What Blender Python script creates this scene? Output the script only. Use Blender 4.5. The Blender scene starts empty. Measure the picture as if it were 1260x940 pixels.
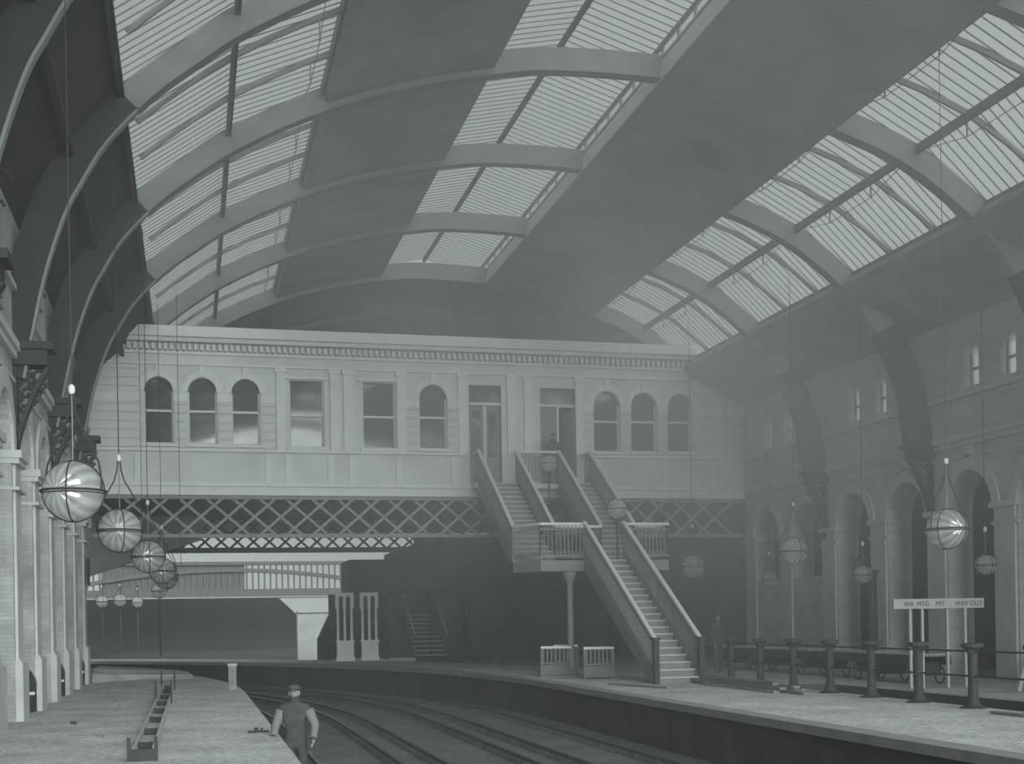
import bpy, bmesh, math, random
from mathutils import Vector, Matrix
random.seed(7)
PI = math.pi
C = bpy.context.scene.collection

# ---------------------------------------------------------------- camera
FPX, HX, HY, ROLL, PSI, EYE = 1600.0, 630.0, 762.1, .0175, math.atan(394 / 1600.0), 1.7
cam_d = bpy.data.cameras.new('camera')
cam = bpy.data.objects.new('camera', cam_d)
C.objects.link(cam)
cam_d.sensor_width = 36.0
cam_d.lens = 36.0 * FPX / 1260.0
cam_d.shift_y = (HY - 470.0) / 1260.0
cam_d.clip_end = 600
_r0 = Vector((math.cos(PSI), -math.sin(PSI), 0)); _u0 = Vector((0, 0, 1)); _f0 = Vector((math.sin(PSI), math.cos(PSI), 0))
_R = _r0 * math.cos(ROLL) - _u0 * math.sin(ROLL)
_U = _r0 * math.sin(ROLL) + _u0 * math.cos(ROLL)
m = Matrix.Identity(4)
for i in range(3):
    m[i][0] = _R[i]; m[i][1] = _U[i]; m[i][2] = -_f0[i]; m[i][3] = (0, 0, EYE)[i]
cam.matrix_world = m
bpy.context.scene.camera = cam

# ---------------------------------------------------------------- world, sun, exposure
w = bpy.data.worlds.new('overcast_sky'); bpy.context.scene.world = w
w.use_nodes = True
bg = w.node_tree.nodes['Background']
bg.inputs[0].default_value = (.89, 1.0, .93, 1)
bg.inputs[1].default_value = 0.62
sd = bpy.data.lights.new('sun', 'SUN'); sun = bpy.data.objects.new('sun', sd); C.objects.link(sun)
sd.energy = 7.0; sd.angle = math.radians(50); sd.color = (.89, 1.0, .93)
sun.rotation_euler = Vector((-.16, .95, -.20)).to_track_quat('-Z', 'Y').to_euler()
vs = bpy.context.scene.view_settings
vs.view_transform = 'Standard'; vs.look = 'None'; vs.exposure = -0.22; vs.gamma = 1.0; vs.use_curve_mapping = False
cy = bpy.context.scene.cycles
cy.use_denoising = True
cy.max_bounces = 7; cy.diffuse_bounces = 4; cy.volume_bounces = 1; cy.transparent_max_bounces = 12
cy.sample_clamp_indirect = 4
cy.volume_step_rate = 3.0; cy.volume_max_steps = 96

# ---------------------------------------------------------------- materials
def mat(name, v, rough=.85, nscale=3.0, namt=.15, bump=0.0, bscale=40.0, metal=0.0, brick=False, tint=(1, 1, 1)):
    M = bpy.data.materials.new(name); M.use_nodes = True
    nt = M.node_tree; N = nt.nodes; L = nt.links; P = N['Principled BSDF']
    P.inputs['Roughness'].default_value = rough; P.inputs['Metallic'].default_value = metal
    tc = N.new('ShaderNodeTexCoord')
    vec = tc.outputs['Object']
    n = N.new('ShaderNodeTexNoise'); n.inputs['Scale'].default_value = nscale; n.inputs['Detail'].default_value = 6
    L.new(vec, n.inputs['Vector'])
    r = N.new('ShaderNodeValToRGB')
    lo = [v * (1 - namt) * t for t in tint]; hi = [v * (1 + namt) * t for t in tint]
    r.color_ramp.elements[0].position = .3; r.color_ramp.elements[1].position = .7
    r.color_ramp.elements[0].color = (*lo, 1); r.color_ramp.elements[1].color = (*hi, 1)
    L.new(n.outputs['Fac'], r.inputs['Fac'])
    out = r.outputs['Color']
    if brick:
        geo = N.new('ShaderNodeNewGeometry'); sp = N.new('ShaderNodeSeparateXYZ'); L.new(geo.outputs['Position'], sp.inputs[0])
        ad = N.new('ShaderNodeMath'); ad.operation = 'ADD'; L.new(sp.outputs[0], ad.inputs[0]); L.new(sp.outputs[1], ad.inputs[1])
        cb = N.new('ShaderNodeCombineXYZ'); L.new(ad.outputs[0], cb.inputs[0]); L.new(sp.outputs[2], cb.inputs[1])
        bt = N.new('ShaderNodeTexBrick'); bt.inputs['Scale'].default_value = 1.0
        bt.inputs['Brick Width'].default_value = .23; bt.inputs['Row Height'].default_value = .08
        bt.inputs['Mortar Size'].default_value = .008
        bt.inputs['Color1'].default_value = (1, 1, 1, 1); bt.inputs['Color2'].default_value = (.85, .85, .85, 1); bt.inputs['Mortar'].default_value = (.8, .8, .8, 1)
        L.new(cb.outputs[0], bt.inputs['Vector'])
        mx = N.new('ShaderNodeMixRGB'); mx.blend_type = 'MULTIPLY'; mx.inputs[0].default_value = 1
        L.new(out, mx.inputs[1]); L.new(bt.outputs['Color'], mx.inputs[2]); out = mx.outputs[0]
    L.new(out, P.inputs['Base Color'])
    if bump:
        n2 = N.new('ShaderNodeTexNoise'); n2.inputs['Scale'].default_value = bscale; n2.inputs['Detail'].default_value = 4
        L.new(vec, n2.inputs['Vector'])
        b = N.new('ShaderNodeBump'); b.inputs['Strength'].default_value = bump; b.inputs['Distance'].default_value = .05
        L.new(n2.outputs['Fac'], b.inputs['Height']); L.new(b.outputs['Normal'], P.inputs['Normal'])
    return M

def speckle(name, v, amt, scale, bump):
    M = mat(name, v, .95, .9, .22, bump, scale)
    nt = M.node_tree; N = nt.nodes; L = nt.links; P = N['Principled BSDF']
    src = P.inputs['Base Color'].links[0].from_socket
    tc = N['Texture Coordinate'] if 'Texture Coordinate' in N else N.new('ShaderNodeTexCoord')
    n = N.new('ShaderNodeTexNoise'); n.inputs['Scale'].default_value = scale * .55; n.inputs['Detail'].default_value = 5; n.inputs['Roughness'].default_value = .75
    L.new(tc.outputs['Object'], n.inputs['Vector'])
    mr = N.new('ShaderNodeMapRange'); mr.inputs['From Min'].default_value = .3; mr.inputs['From Max'].default_value = .7
    mr.inputs['To Min'].default_value = 1 - amt; mr.inputs['To Max'].default_value = 1 + amt
    L.new(n.outputs['Fac'], mr.inputs['Value'])
    vm = N.new('ShaderNodeVectorMath'); vm.operation = 'SCALE'
    L.new(src, vm.inputs[0]); L.new(mr.outputs[0], vm.inputs['Scale']); L.new(vm.outputs[0], P.inputs['Base Color'])
    return M

M = dict(
    ashlar=mat('pale_ashlar', .60, .8, 1.2, .09, .15, 30),
    white_stone=mat('white_stone', .85, .7, 2, .05),
    ashlar_trim=mat('pale_moulding', .68, .75, 2, .06),
    pier=mat('limewashed_pier', .50, .85, 1.3, .16, .2, 20),
    brick_left=mat('grey_brick', .42, .9, .9, .35, .2, 30, brick=True),
    brick_right=mat('pale_brick', .50, .9, .8, .14, .15, 25, brick=True),
    trim_right=mat('pale_stone_band', .50, .85, 1.5, .08),
    dark_brick=mat('darkened_brick', .11, .95, .8, .25, .1, 20, brick=True),  # brick in a dark tone, for passage and under-bridge walls
    void=mat('cutting_dark', .05, .95),
    iron=mat('black_iron', .03, .75, 6, .2),
    rib=mat('painted_iron_rib', .22, .7, 2.0, .12),
    flange=mat('rib_flange_paint', .20, .6, 2.0, .1),
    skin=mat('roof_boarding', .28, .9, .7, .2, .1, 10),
    skin_dark=mat('shaded_roof_boarding', .035, .9, 1.2, .3, .1, 10),  # boarding below the left skylight, its shade put into the colour
    rib_dark=mat('shaded_rib', .035, .7, 1.2, .25),  # darker rib copy: shade on haunches and left purlins painted in
    stair=mat('grey_stair_paint', .20, .7, 4, .12),
    rail=mat('pale_handrail', .62, .5, 4, .06),
    tread=mat('worn_tread', .42, .8, 5, .2),
    timber=mat('weathered_timber', .22, .85, 6, .3, .2, 30),
    timber_pale=mat('pale_timber', .42, .85, 6, .2),
    gravel=speckle('platform_gravel', .48, .5, 16.0, .5),
    gravel2=speckle('bay_platform_gravel', .36, .45, 16.0, .4),
    ballast=speckle('cinder_ballast', .13, .9, 22.0, .8),
    steel=mat('rail_steel', .16, .35, 8, .2, metal=.5),
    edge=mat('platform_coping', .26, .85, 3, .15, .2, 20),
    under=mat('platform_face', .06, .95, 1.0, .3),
    board=mat('sign_paint', .34, .7, 3, .05),
    ink=mat('sign_lettering', .05, .7),
    lattice=mat('grey_lattice', .24, .75, 2, .12),
    far_iron=mat('far_bridge_paint', .09, .8, 2, .15),
    cloth_dark=mat('dark_cloth', .05, .95, 9, .2),
    shirt=mat('pale_shirt', .15, .9, 9, .08),
    skin_tone=mat('skin_tone', .2, .6, 5, .05),
    bench=mat('bench_paint', .16, .7, 5, .15),
    soil=mat('earth_bank', .42, .95, 2, .2, .4, 8),
)

def glassy(name, trans, v, gl=.05, translucent=.5, gr=.06):
    m_ = bpy.data.materials.new(name); m_.use_nodes = True
    nt = m_.node_tree; N = nt.nodes; L = nt.links
    for n in list(N): N.remove(n)
    o = N.new('ShaderNodeOutputMaterial')
    t = N.new('ShaderNodeBsdfTransparent'); t.inputs[0].default_value = (1, 1, 1, 1)
    d = N.new('ShaderNodeBsdfDiffuse'); d.inputs[0].default_value = (v, v, v, 1)
    tl = N.new('ShaderNodeBsdfTranslucent'); tl.inputs[0].default_value = (v, v, v, 1)
    g = N.new('ShaderNodeBsdfGlossy'); g.inputs['Roughness'].default_value = gr
    a = N.new('ShaderNodeMixShader'); a.inputs[0].default_value = translucent; L.new(d.outputs[0], a.inputs[1]); L.new(tl.outputs[0], a.inputs[2])
    b = N.new('ShaderNodeMixShader'); b.inputs[0].default_value = 1 - trans; L.new(t.outputs[0], b.inputs[1]); L.new(a.outputs[0], b.inputs[2])
    c = N.new('ShaderNodeMixShader'); c.inputs[0].default_value = gl; L.new(b.outputs[0], c.inputs[1]); L.new(g.outputs[0], c.inputs[2])
    L.new(c.outputs[0], o.inputs[0])
    return m_
M['pane'] = glassy('dusty_roof_glass', .62, .55, .02, .7)
M['window_glass'] = glassy('dull_window_glass', .35, .10, .08, .3)
M['clear_glass'] = glassy('clerestory_glass', .8, .6, .05, .6)
def ribbed_glints(m_):
    nt = m_.node_tree; N = nt.nodes; L = nt.links
    tc = N.new('ShaderNodeTexCoord'); sp = N.new('ShaderNodeSeparateXYZ'); L.new(tc.outputs['Object'], sp.inputs[0])
    at = N.new('ShaderNodeMath'); at.operation = 'ARCTAN2'; L.new(sp.outputs[0], at.inputs[0]); L.new(sp.outputs[2], at.inputs[1])
    mu = N.new('ShaderNodeMath'); mu.operation = 'MULTIPLY'; mu.inputs[1].default_value = 13; L.new(at.outputs[0], mu.inputs[0])
    si = N.new('ShaderNodeMath'); si.operation = 'SINE'; L.new(mu.outputs[0], si.inputs[0])
    mr = N.new('ShaderNodeMapRange'); mr.inputs['From Min'].default_value = -1; mr.inputs['To Min'].default_value = .55; mr.inputs['To Max'].default_value = .98
    L.new(si.outputs[0], mr.inputs['Value'])
    for n in N:
        if n.type in ('BSDF_DIFFUSE', 'BSDF_TRANSLUCENT'): L.new(mr.outputs[0], n.inputs[0])  # reflections painted as bright streaks in the glass colour, fanned like the ribs
    b = N.new('ShaderNodeBump'); b.inputs['Strength'].default_value = .35; b.inputs['Distance'].default_value = .02
    L.new(si.outputs[0], b.inputs['Height'])
    for n in N:
        if n.type == 'BSDF_GLOSSY': L.new(b.outputs[0], n.inputs['Normal'])
M['globe'] = glassy('ribbed_glint_glass', .42, .72, .18, .55, .2)

# ---------------------------------------------------------------- helpers
def lnk(o, parent=None):
    C.objects.link(o)
    if parent is not None: o.parent = parent
    return o
def tag(o, label=None, cat=None, group=None, kind=None):
    if label: o['label'] = label
    if cat: o['category'] = cat
    if group: o['group'] = group
    if kind: o['kind'] = kind
    return o
def empty(name, loc=(0, 0, 0), rz=0, parent=None):
    o = bpy.data.objects.new(name, None); o.location = loc; o.rotation_euler = (0, 0, rz); o.empty_display_size = .2
    return lnk(o, parent)
class MB:
    def __init__(s): s.v = []; s.f = []
    def prism(s, a, b):
        """two matching rings of points -> closed solid"""
        n = len(a); k = len(s.v); s.v += [tuple(p) for p in a] + [tuple(p) for p in b]
        s.f.append(tuple(range(k, k + n))); s.f.append(tuple(range(k + 2 * n - 1, k + n - 1, -1)))
        for i in range(n):
            j = (i + 1) % n; s.f.append((k + i, k + n + i, k + n + j, k + j))
        return s
    def box(s, x0, x1, y0, y1, z0, z1):
        return s.prism([(x0, y0, z0), (x1, y0, z0), (x1, y1, z0), (x0, y1, z0)], [(x0, y0, z1), (x1, y0, z1), (x1, y1, z1), (x0, y1, z1)])
    def bar(s, p, q, w, h=None, up=(0, 0, 1)):
        h = h or w; p = Vector(p); q = Vector(q); d = (q - p).normalized(); u = Vector(up)
        if abs(d.dot(u)) > .99: u = Vector((0, 1, 0))
        a = d.cross(u).normalized(); b = a.cross(d).normalized()
        A = [a * (w / 2 * i) + b * (h / 2 * j) for i, j in ((-1, -1), (1, -1), (1, 1), (-1, 1))]
        return s.prism([p + t for t in A], [q + t for t in A])
    def tube(s, pts, r, n=6, closed=False):
        pts = [Vector(p) for p in pts]; k = len(s.v); m_ = len(pts)
        rr = r if isinstance(r, (list, tuple)) else [r] * m_
        prev = None
        for i, p in enumerate(pts):
            if closed: t = pts[(i + 1) % m_] - pts[i - 1]
            else: t = pts[min(i + 1, m_ - 1)] - pts[max(i - 1, 0)]
            t.normalize()
            if prev is None:
                u = Vector((0, 0, 1)) if abs(t.z) < .9 else Vector((1, 0, 0))
                a = t.cross(u).normalized()
            else:
                a = (prev - t * prev.dot(t)).normalized()
            prev = a; b = t.cross(a)
            for j in range(n):
                an = 2 * PI * j / n; s.v.append(tuple(p + (a * math.cos(an) + b * math.sin(an)) * rr[i]))
        for i in range(m_ if closed else m_ - 1):
            i2 = (i + 1) % m_
            for j in range(n):
                j2 = (j + 1) % n; s.f.append((k + i * n + j, k + i * n + j2, k + i2 * n + j2, k + i2 * n + j))
        if not closed:
            s.f.append(tuple(k + j for j in range(n - 1, -1, -1))); s.f.append(tuple(k + (m_ - 1) * n + j for j in range(n)))
        return s
    def lathe(s, prof, c=(0, 0, 0), n=12):
        k = len(s.v)
        for r, z in prof:
            for j in range(n):
                a = 2 * PI * j / n; s.v.append((c[0] + r * math.cos(a), c[1] + r * math.sin(a), c[2] + z))
        for i in range(len(prof) - 1):
            for j in range(n):
                j2 = (j + 1) % n; s.f.append((k + i * n + j, k + i * n + j2, k + (i + 1) * n + j2, k + (i + 1) * n + j))
        s.f.append(tuple(k + j for j in range(n - 1, -1, -1))); s.f.append(tuple(k + (len(prof) - 1) * n + j for j in range(n)))
        return s
    def mesh(s, name, mt):
        me = bpy.data.meshes.new(name); me.from_pydata(s.v, [], s.f); me.materials.append(mt)
        bm = bmesh.new(); bm.from_mesh(me); bmesh.ops.recalc_face_normals(bm, faces=bm.faces); bm.to_mesh(me); bm.free()
        return me
    def build(s, name, mt, parent=None, smooth=False):
        me = s.mesh(name, M[mt] if isinstance(mt, str) else mt)
        if smooth:
            for p in me.polygons: p.use_smooth = True
        return lnk(bpy.data.objects.new(name, me), parent)
def copy_tree(o, parent=None):
    c = o.copy(); C.objects.link(c); c.parent = parent
    for ch in list(o.children): copy_tree(ch, c)
    return c
def unit_copy(name, me, loc, scale, parent, rot=(0, 0, 0)):
    o = bpy.data.objects.new(name, me); o.location = loc; o.scale = scale; o.rotation_euler = rot
    return lnk(o, parent)
ribbed_glints(M['globe'])
UNIT = {k: MB().box(-.5, .5, -.5, .5, -.5, .5).mesh('unit_' + k, M[k]) for k in ('ashlar', 'pane', 'lattice', 'brick_right', 'clear_glass', 'window_glass', 'tread', 'timber', 'timber_pale', 'bench')}
def ubox(name, k, x0, x1, y0, y1, z0, z1, parent):
    return unit_copy(name, UNIT[k], ((x0 + x1) / 2, (y0 + y1) / 2, (z0 + z1) / 2), (x1 - x0, y1 - y0, z1 - z0), parent)

def curve_off(Y):
    y = max(0.0, Y - 33.0); return -(y * y / 144.0) - .000148 * y ** 3
XL, XR = -3.12, 19.6
SK = -.269
def rib_y(k, X): return k + SK * (X - XL)

# ---------------------------------------------------------------- roof profile
P0 = [(-2.95, 6.3), (-2.75, 7.3), (-2.50, 8.35), (-2.15, 9.35), (-1.85, 9.9), (-1.4, 10.6), (-.6, 11.4), (.3, 12.05), (1.2, 12.6), (2.8, 13.3), (4.8, 13.85), (6.9, 14.15),
      (8.3, 14.2), (10.6, 13.95), (12.5, 13.45), (14.3, 12.7), (15.9, 11.85), (17.3, 10.6), (18.2, 9.3), (18.75, 7.9), (18.9, 7.0), (19.0, 6.2)]
def catmull(P, n=4):
    out = []
    for i in range(len(P) - 1):
        a, b, c, d = P[max(i - 1, 0)], P[i], P[i + 1], P[min(i + 2, len(P) - 1)]
        for j in range(n):
            t = j / n
            out.append(tuple(.5 * (2 * b[q] + (c[q] - a[q]) * t + (2 * a[q] - 5 * b[q] + 4 * c[q] - d[q]) * t * t + (3 * b[q] - a[q] - 3 * c[q] + d[q]) * t ** 3) for q in (0, 1)))
    out.append(P[-1]); return out
PR = catmull(P0)
def off(i, d):
    a = PR[max(i - 1, 0)]; b = PR[min(i + 1, len(PR) - 1)]
    tx, tz = b[0] - a[0], b[1] - a[1]; l = math.hypot(tx, tz)
    return (PR[i][0] - tz / l * d, PR[i][1] + tx / l * d)
def idx(X): return min(range(len(PR)), key=lambda i: abs(PR[i][0] - X))
def at_x(X, d):
    i = idx(X); return off(i, d)
RDEPTH = .52

def sweep_rib(mb, k, i0, i1, d0, d1, w0, step=1):
    ids = list(range(i0, i1, step)) + [i1]
    for a, b in zip(ids[:-1], ids[1:]):
        q = [off(a, d0), off(a, d1), off(b, d1), off(b, d0)]
        mb.prism([(x, rib_y(k, x) - w0 / 2, z) for x, z in q], [(x, rib_y(k, x) + w0 / 2, z) for x, z in q])
    return mb
RIBS = [7.2 + 6.1 * j for j in range(9)]      # 7.2 ... 56.0
ceiling = tag(empty('ceiling'), 'arched train shed roof of iron ribs, boarding and long skylights', kind='structure')
iH, iQ, iR = idx(-.75), idx(18.2), len(PR) - 1
for k in RIBS:
    far = k > 49
    i0_, i1_ = (idx(-.6), idx(16.6)) if far else (iH, iQ)
    e = sweep_rib(MB(), k, i0_, i1_, 0, RDEPTH, .12).build('rib', 'rib', ceiling)
    sweep_rib(MB(), k, i0_, i1_, -.05, 0, .34).build('flange', 'flange', e)
    if not far:
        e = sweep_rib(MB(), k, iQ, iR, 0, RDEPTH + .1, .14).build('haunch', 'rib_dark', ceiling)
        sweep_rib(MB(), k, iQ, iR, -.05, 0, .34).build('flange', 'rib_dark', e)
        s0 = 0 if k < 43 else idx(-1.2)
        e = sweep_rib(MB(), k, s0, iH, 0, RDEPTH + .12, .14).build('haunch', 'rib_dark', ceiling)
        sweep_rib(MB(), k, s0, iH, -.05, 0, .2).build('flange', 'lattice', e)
# light minor ribs, two in each bay
for k in RIBS[1:-1]:
    for f_ in (1 / 3, 2 / 3):
        kk = k - 6.1 * f_
        mb = MB()
        for X0, X1 in ((-.7, 3.2), (14.2, 17.3)):
            sweep_rib(mb, kk, idx(X0), idx(X1), RDEPTH - .12, RDEPTH, .06, 2)
        mb.build('minor_rib', 'rib', ceiling)
# boarding
YA, YE, YB = 6.0, 49.9, 62.0
def skin(X0, X1, ya, yb, name, mt, d=RDEPTH, th=.06, skew_a=False, wall=0):
    i0, i1 = idx(X0), idx(X1); mb = MB()
    quads = [[off(a, d), off(a, d + th), off(a + 1, d + th), off(a + 1, d)] for a in range(i0, i1)]
    if wall:
        o_ = off(i1 if wall > 0 else i0, d); xw = XR + .3 if wall > 0 else XL - .3; zw = 9.2
        e_ = [(o_[0], o_[1]), (o_[0], o_[1] + th), (xw, zw + th), (xw, zw)]
        quads.append(e_)
    for q in quads:
        mb.prism([(x, rib_y(ya, x) if skew_a else ya, z) for x, z in q], [(x, yb, z) for x, z in q])
    return mb.build(name, mt, ceiling)
SKY = {'left': (-.86, 3.05), 'centre': (6.95, 10.75), 'right': (14.3, 17.4)}
iA = next(i for i in range(len(PR)) if off(i, RDEPTH)[0] > XL - .15)
iZ = max(i for i in range(len(PR)) if off(i, RDEPTH)[0] < XR + .1)
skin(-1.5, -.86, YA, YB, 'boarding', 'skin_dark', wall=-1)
skin(3.05, 6.8, YA, YB, 'boarding', 'skin', d=.14)
skin(10.6, 14.3, YA, YB, 'boarding', 'skin', d=-.07, th=.05)
skin(17.2, 17.45, YA, YB, 'boarding', 'skin', d=-.07, th=.05, wall=1)
for X, da in ((3.05, .14), (6.8, .14), (10.6, -.07), (14.3, -.07), (17.2, -.07)):     # cheeks between the flush boarding and the glass
    a, b = at_x(X, da), at_x(X, RDEPTH + .05)
    MB().prism([(a[0] - .03, YA, a[1]), (a[0] + .03, YA, a[1]), (b[0] + .03, YA, b[1]), (b[0] - .03, YA, b[1])], [(u, YB, v) for u, v in ((a[0] - .03, a[1]), (a[0] + .03, a[1]), (b[0] + .03, b[1]), (b[0] - .03, b[1]))]).build('cheek', 'skin', ceiling)
    if X == 10.6: MB().prism([(a[0] - .06, YA, a[1]), (a[0] - .03, YA, a[1]), (b[0] - .03, YA, b[1]), (b[0] - .06, YA, b[1])], [(u, rib_y(YE, X) - .3, v) for u, v in ((a[0] - .06, a[1]), (a[0] - .03, a[1]), (b[0] - .03, b[1]), (b[0] - .06, b[1]))]).build('kerb_board', 'rail', ceiling)
for n_, (a, b) in SKY.items(): skin(a, b, YE, YB, 'boarding', 'skin', skew_a=True)
# purlins under the boarding and along the skylights
for X in (-1.6, -.86, 1.15, 3.05, 5.0, 6.95, 10.75, 12.5, 14.3, 15.9, 17.4):
    x, z = at_x(X, RDEPTH - .1)
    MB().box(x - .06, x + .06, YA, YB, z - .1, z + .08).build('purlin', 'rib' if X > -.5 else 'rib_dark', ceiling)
# trussed rods hanging under the skylight edges
for X in (-.80, 1.2, 3.0, 14.35, 15.95, 17.35):
    x, z = at_x(X, RDEPTH - .12)
    for k in RIBS[2:-1]:
        y0 = rib_y(k - 6.1, x); L_ = 6.1; mb = MB()
        pts = [(x, y0 + L_ * t, z - s_) for t, s_ in ((.02, .05), (.33, .42), (.67, .42), (.98, .05))]
        tw = .022 if X < 2 else .014
        for a, b in zip(pts[:-1], pts[1:]): mb.bar(a, b, tw)
        for t in (1, 2): mb.bar(pts[t], (x, pts[t][1], z), .03)
        mb.build('truss_rod', 'iron' if X < 2 else 'rib', ceiling)
# far gable screen of the roof
mb = MB()
for a in range(0, iR):
    q = [off(a, .05), off(a + 1, .05)]
    mb.prism([(q[0][0], 61.5, 5.9), (q[0][0], 61.5, q[0][1]), (q[1][0], 61.5, q[1][1]), (q[1][0], 61.5, 5.9)], [(q[0][0], 61.7, 5.9), (q[0][0], 61.7, q[0][1]), (q[1][0], 61.7, q[1][1]), (q[1][0], 61.7, 5.9)])
tag(mb.build('wall_far', 'skin'), 'dark gable screen closing the far end of the roof', kind='structure')
# the vertical wall strip above the springing at left, where the boarding meets the wall

# skylights
def skylight(name, label, segs, y0, y1, near_big):
    r = tag(empty(name), label, kind='structure')
    st = .29
    for (xa, za, xb, zb) in segs:
        L_ = math.hypot(xb - xa, zb - za); ang = math.atan2(zb - za, xb - xa)
        y = y0
        while y < y1:
            unit_copy('pane', UNIT['pane'], ((xa + xb) / 2, y + st / 2, (za + zb) / 2 + .01), (L_, st - .02, .012), r, (0, -ang, 0))
            y += st
        if near_big:
            unit_copy('pane', UNIT['pane'], ((xa + xb) / 2, (YA + y0) / 2, (za + zb) / 2), (L_, y0 - YA, .012), r, (0, -ang, 0))
        mb = MB(); y = y0
        while y < y1 + .01:
            mb.bar((xa, y, za), (xb, y, zb), .03, .02); y += st
        tag(mb.build('glazing_bars', 'rib', r), kind='stuff')
    return r
def seg(X0, X1, lift=.03):
    a = at_x(X0, RDEPTH + lift); b = at_x(X1, RDEPTH + lift); return (a[0], a[1], b[0], b[1])
skylight('window_1', 'long left skylight of narrow glass strips above the near platform', [seg(-.9, 1.1), seg(1.1, 3.1)], 15.0, 50.0, True)
c0, c1 = at_x(6.95, RDEPTH), at_x(10.75, RDEPTH)
xm = (c0[0] + c1[0]) / 2
cen = skylight('window_2', 'raised ridge skylight of narrow glass strips along the crown of the roof', [(c0[0], c0[1] + .35, xm, c0[1] + .75), (xm, c0[1] + .75, c1[0], c1[1] + .35)], 22.0, 48.6, True)
for cc in (c0, c1):
    MB().box(cc[0] - .04, cc[0] + .04, YA, 48.6, cc[1] + .28, cc[1] + .38).build('kerb', 'rib', cen)
    mb = MB(); y = 20.0
    while y < 48: mb.box(cc[0] - .03, cc[0] + .03, y - .04, y + .04, cc[1], cc[1] + .3); y += 1.0
    mb.build('kerb_posts', 'rib', cen)
    unit_copy('pane', UNIT['pane'], (cc[0], (YA + 48.6) / 2, cc[1] + .15), (.012, 48.6 - YA, .28), cen)
MB().box(xm - .05, xm + .05, YA, 48.6, c0[1] + .62, c0[1] + .74).build('ridge_bar', 'iron', cen)
skylight('window_3', 'long right skylight of narrow glass strips above the right platform', [seg(14.25, 15.85), seg(15.85, 17.45)], 10.0, 48.0, True)

# ---------------------------------------------------------------- walls with openings
def wall_openings(mb, P, a0, a1, z0, z1, th, ops):
    """ops: (centre, width, z_bottom, z_spring, arched)"""
    def bx(a, b, za, zb):
        if b - a < 1e-3 or zb - za < 1e-3: return
        mb.prism([P(a, 0, za), P(b, 0, za), P(b, 0, zb), P(a, 0, zb)], [P(a, th, za), P(b, th, za), P(b, th, zb), P(a, th, zb)])
    cur = a0
    for c, w_, zb, zs, ar in sorted(ops):
        l, r = c - w_ / 2, c + w_ / 2
        bx(cur, l, z0, z1); bx(l, r, z0, zb)
        if not ar: bx(l, r, zs, z1)
        else:
            n = 10; R = w_ / 2
            arc = [(c - R * math.cos(PI * i / n), zs + R * math.sin(PI * i / n)) for i in range(n + 1)]
            for p, q in zip(arc[:-1], arc[1:]):
                poly = [(p[0], p[1]), (q[0], q[1]), (q[0], z1), (p[0], z1)]
                mb.prism([P(a, 0, z) for a, z in poly], [P(a, th, z) for a, z in poly])
        cur = r
    bx(cur, a1, z0, z1)
    return mb
def archivolt(mb, P, c, w_, zs, ring, b0, b1):
    n = 12; R = w_ / 2
    for i in range(n):
        t0, t1 = PI * i / n, PI * (i + 1) / n
        poly = [(c - r * math.cos(t), zs + r * math.sin(t)) for r, t in ((R, t0), (R + ring, t0), (R + ring, t1), (R, t1))]
        mb.prism([P(a, b0, z) for a, z in poly], [P(a, b1, z) for a, z in poly])
    return mb

# LEFT WALL (b grows to -x)
PL = lambda a, b, z: (XL - b, a, z)
wl = tag(empty('wall_left'), 'limewashed left arcade wall with tall round arches', kind='structure')
piersL = [25.5 + 3.05 * j for j in range(-5, 6)]
opsL = [(p + 1.525, 2.05, -.2, 4.85, True) for p in piersL if p + 1.525 < 42.5]
wall_openings(MB(), PL, 8.0, 43.2, -.2, 9.4, .9, opsL).build('masonry', 'brick_left', wl)
mb = MB()
for p in piersL:
    if 9 < p < 43: MB().box(XL - .0, XL + .05, p - .36, p + .36, -.15, 4.75).build('pier', 'pier', wl); MB().box(XL, XL + .13, p - .45, p + .45, -.15, 1.05).prism([(XL, p - .45, 1.05), (XL + .13, p - .45, 1.05), (XL + .13, p + .45, 1.05), (XL, p + .45, 1.05)], [(XL, p - .38, 1.15), (XL + .06, p - .38, 1.15), (XL + .06, p + .38, 1.15), (XL, p + .38, 1.15)]).build('plinth', 'pier', wl)
for p in piersL:
    if 9 < p < 43:
        MB().box(XL - .35, XL + .18, p - .56, p + .56, 4.78, 4.92).box(XL - .3, XL + .13, p - .53, p + .53, 4.68, 4.78).box(XL - .3, XL + .13, p - .53, p + .53, 4.2, 4.26).build('impost', 'pier', wl)
for c_, w_, _, zs, _ in opsL: archivolt(MB(), PL, c_, w_, zs, .35, -.06, .0).build('archivolt', 'pier', wl)
for z0, z1, d in ((6.75, 6.9, .16), (6.62, 6.75, .1), (6.2, 6.26, .05), (7.9, 8.0, .1)):
    MB().box(XL, XL + d, 8, 43.2, z0, z1).build('string_course', 'pier', wl)
# round-topped boarded recess at the foot of three arches
for p, lab in ((28.04, 'nearest'), (34.14, 'middle'), (40.24, 'farthest')):
    t = tag(empty('alcove_seat', (XL - .43, p, -.1)), lab + ' dark seat with a round-topped back against a pier of the left arcade', 'seat', 'round-backed seats in the left arcade')
    pts = [(-.46, 0), (-.46, .62)] + [(-.46 * math.cos(PI * i / 10), .62 + .46 * math.sin(PI * i / 10)) for i in range(1, 10)] + [(.46, .62), (.46, 0)]
    MB().prism([(a, -.07, z) for a, z in pts], [(a, -.01, z) for a, z in pts]).build('backrest', 'iron', t)
    MB().box(-.46, .46, -.42, -.07, .46, .51).build('seat', 'bench', t)
    MB().box(-.47, .47, -.45, -.42, .455, .515).build('seat_edge', 'rail', t)
    MB().box(-.44, .44, -.38, -.34, 0, .46).build('seat_front', 'iron', t)
    MB().tube([(a, -.05, z) for a, z in pts[1:-1]], .022, 5).build('rim', 'bench', t)
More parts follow.
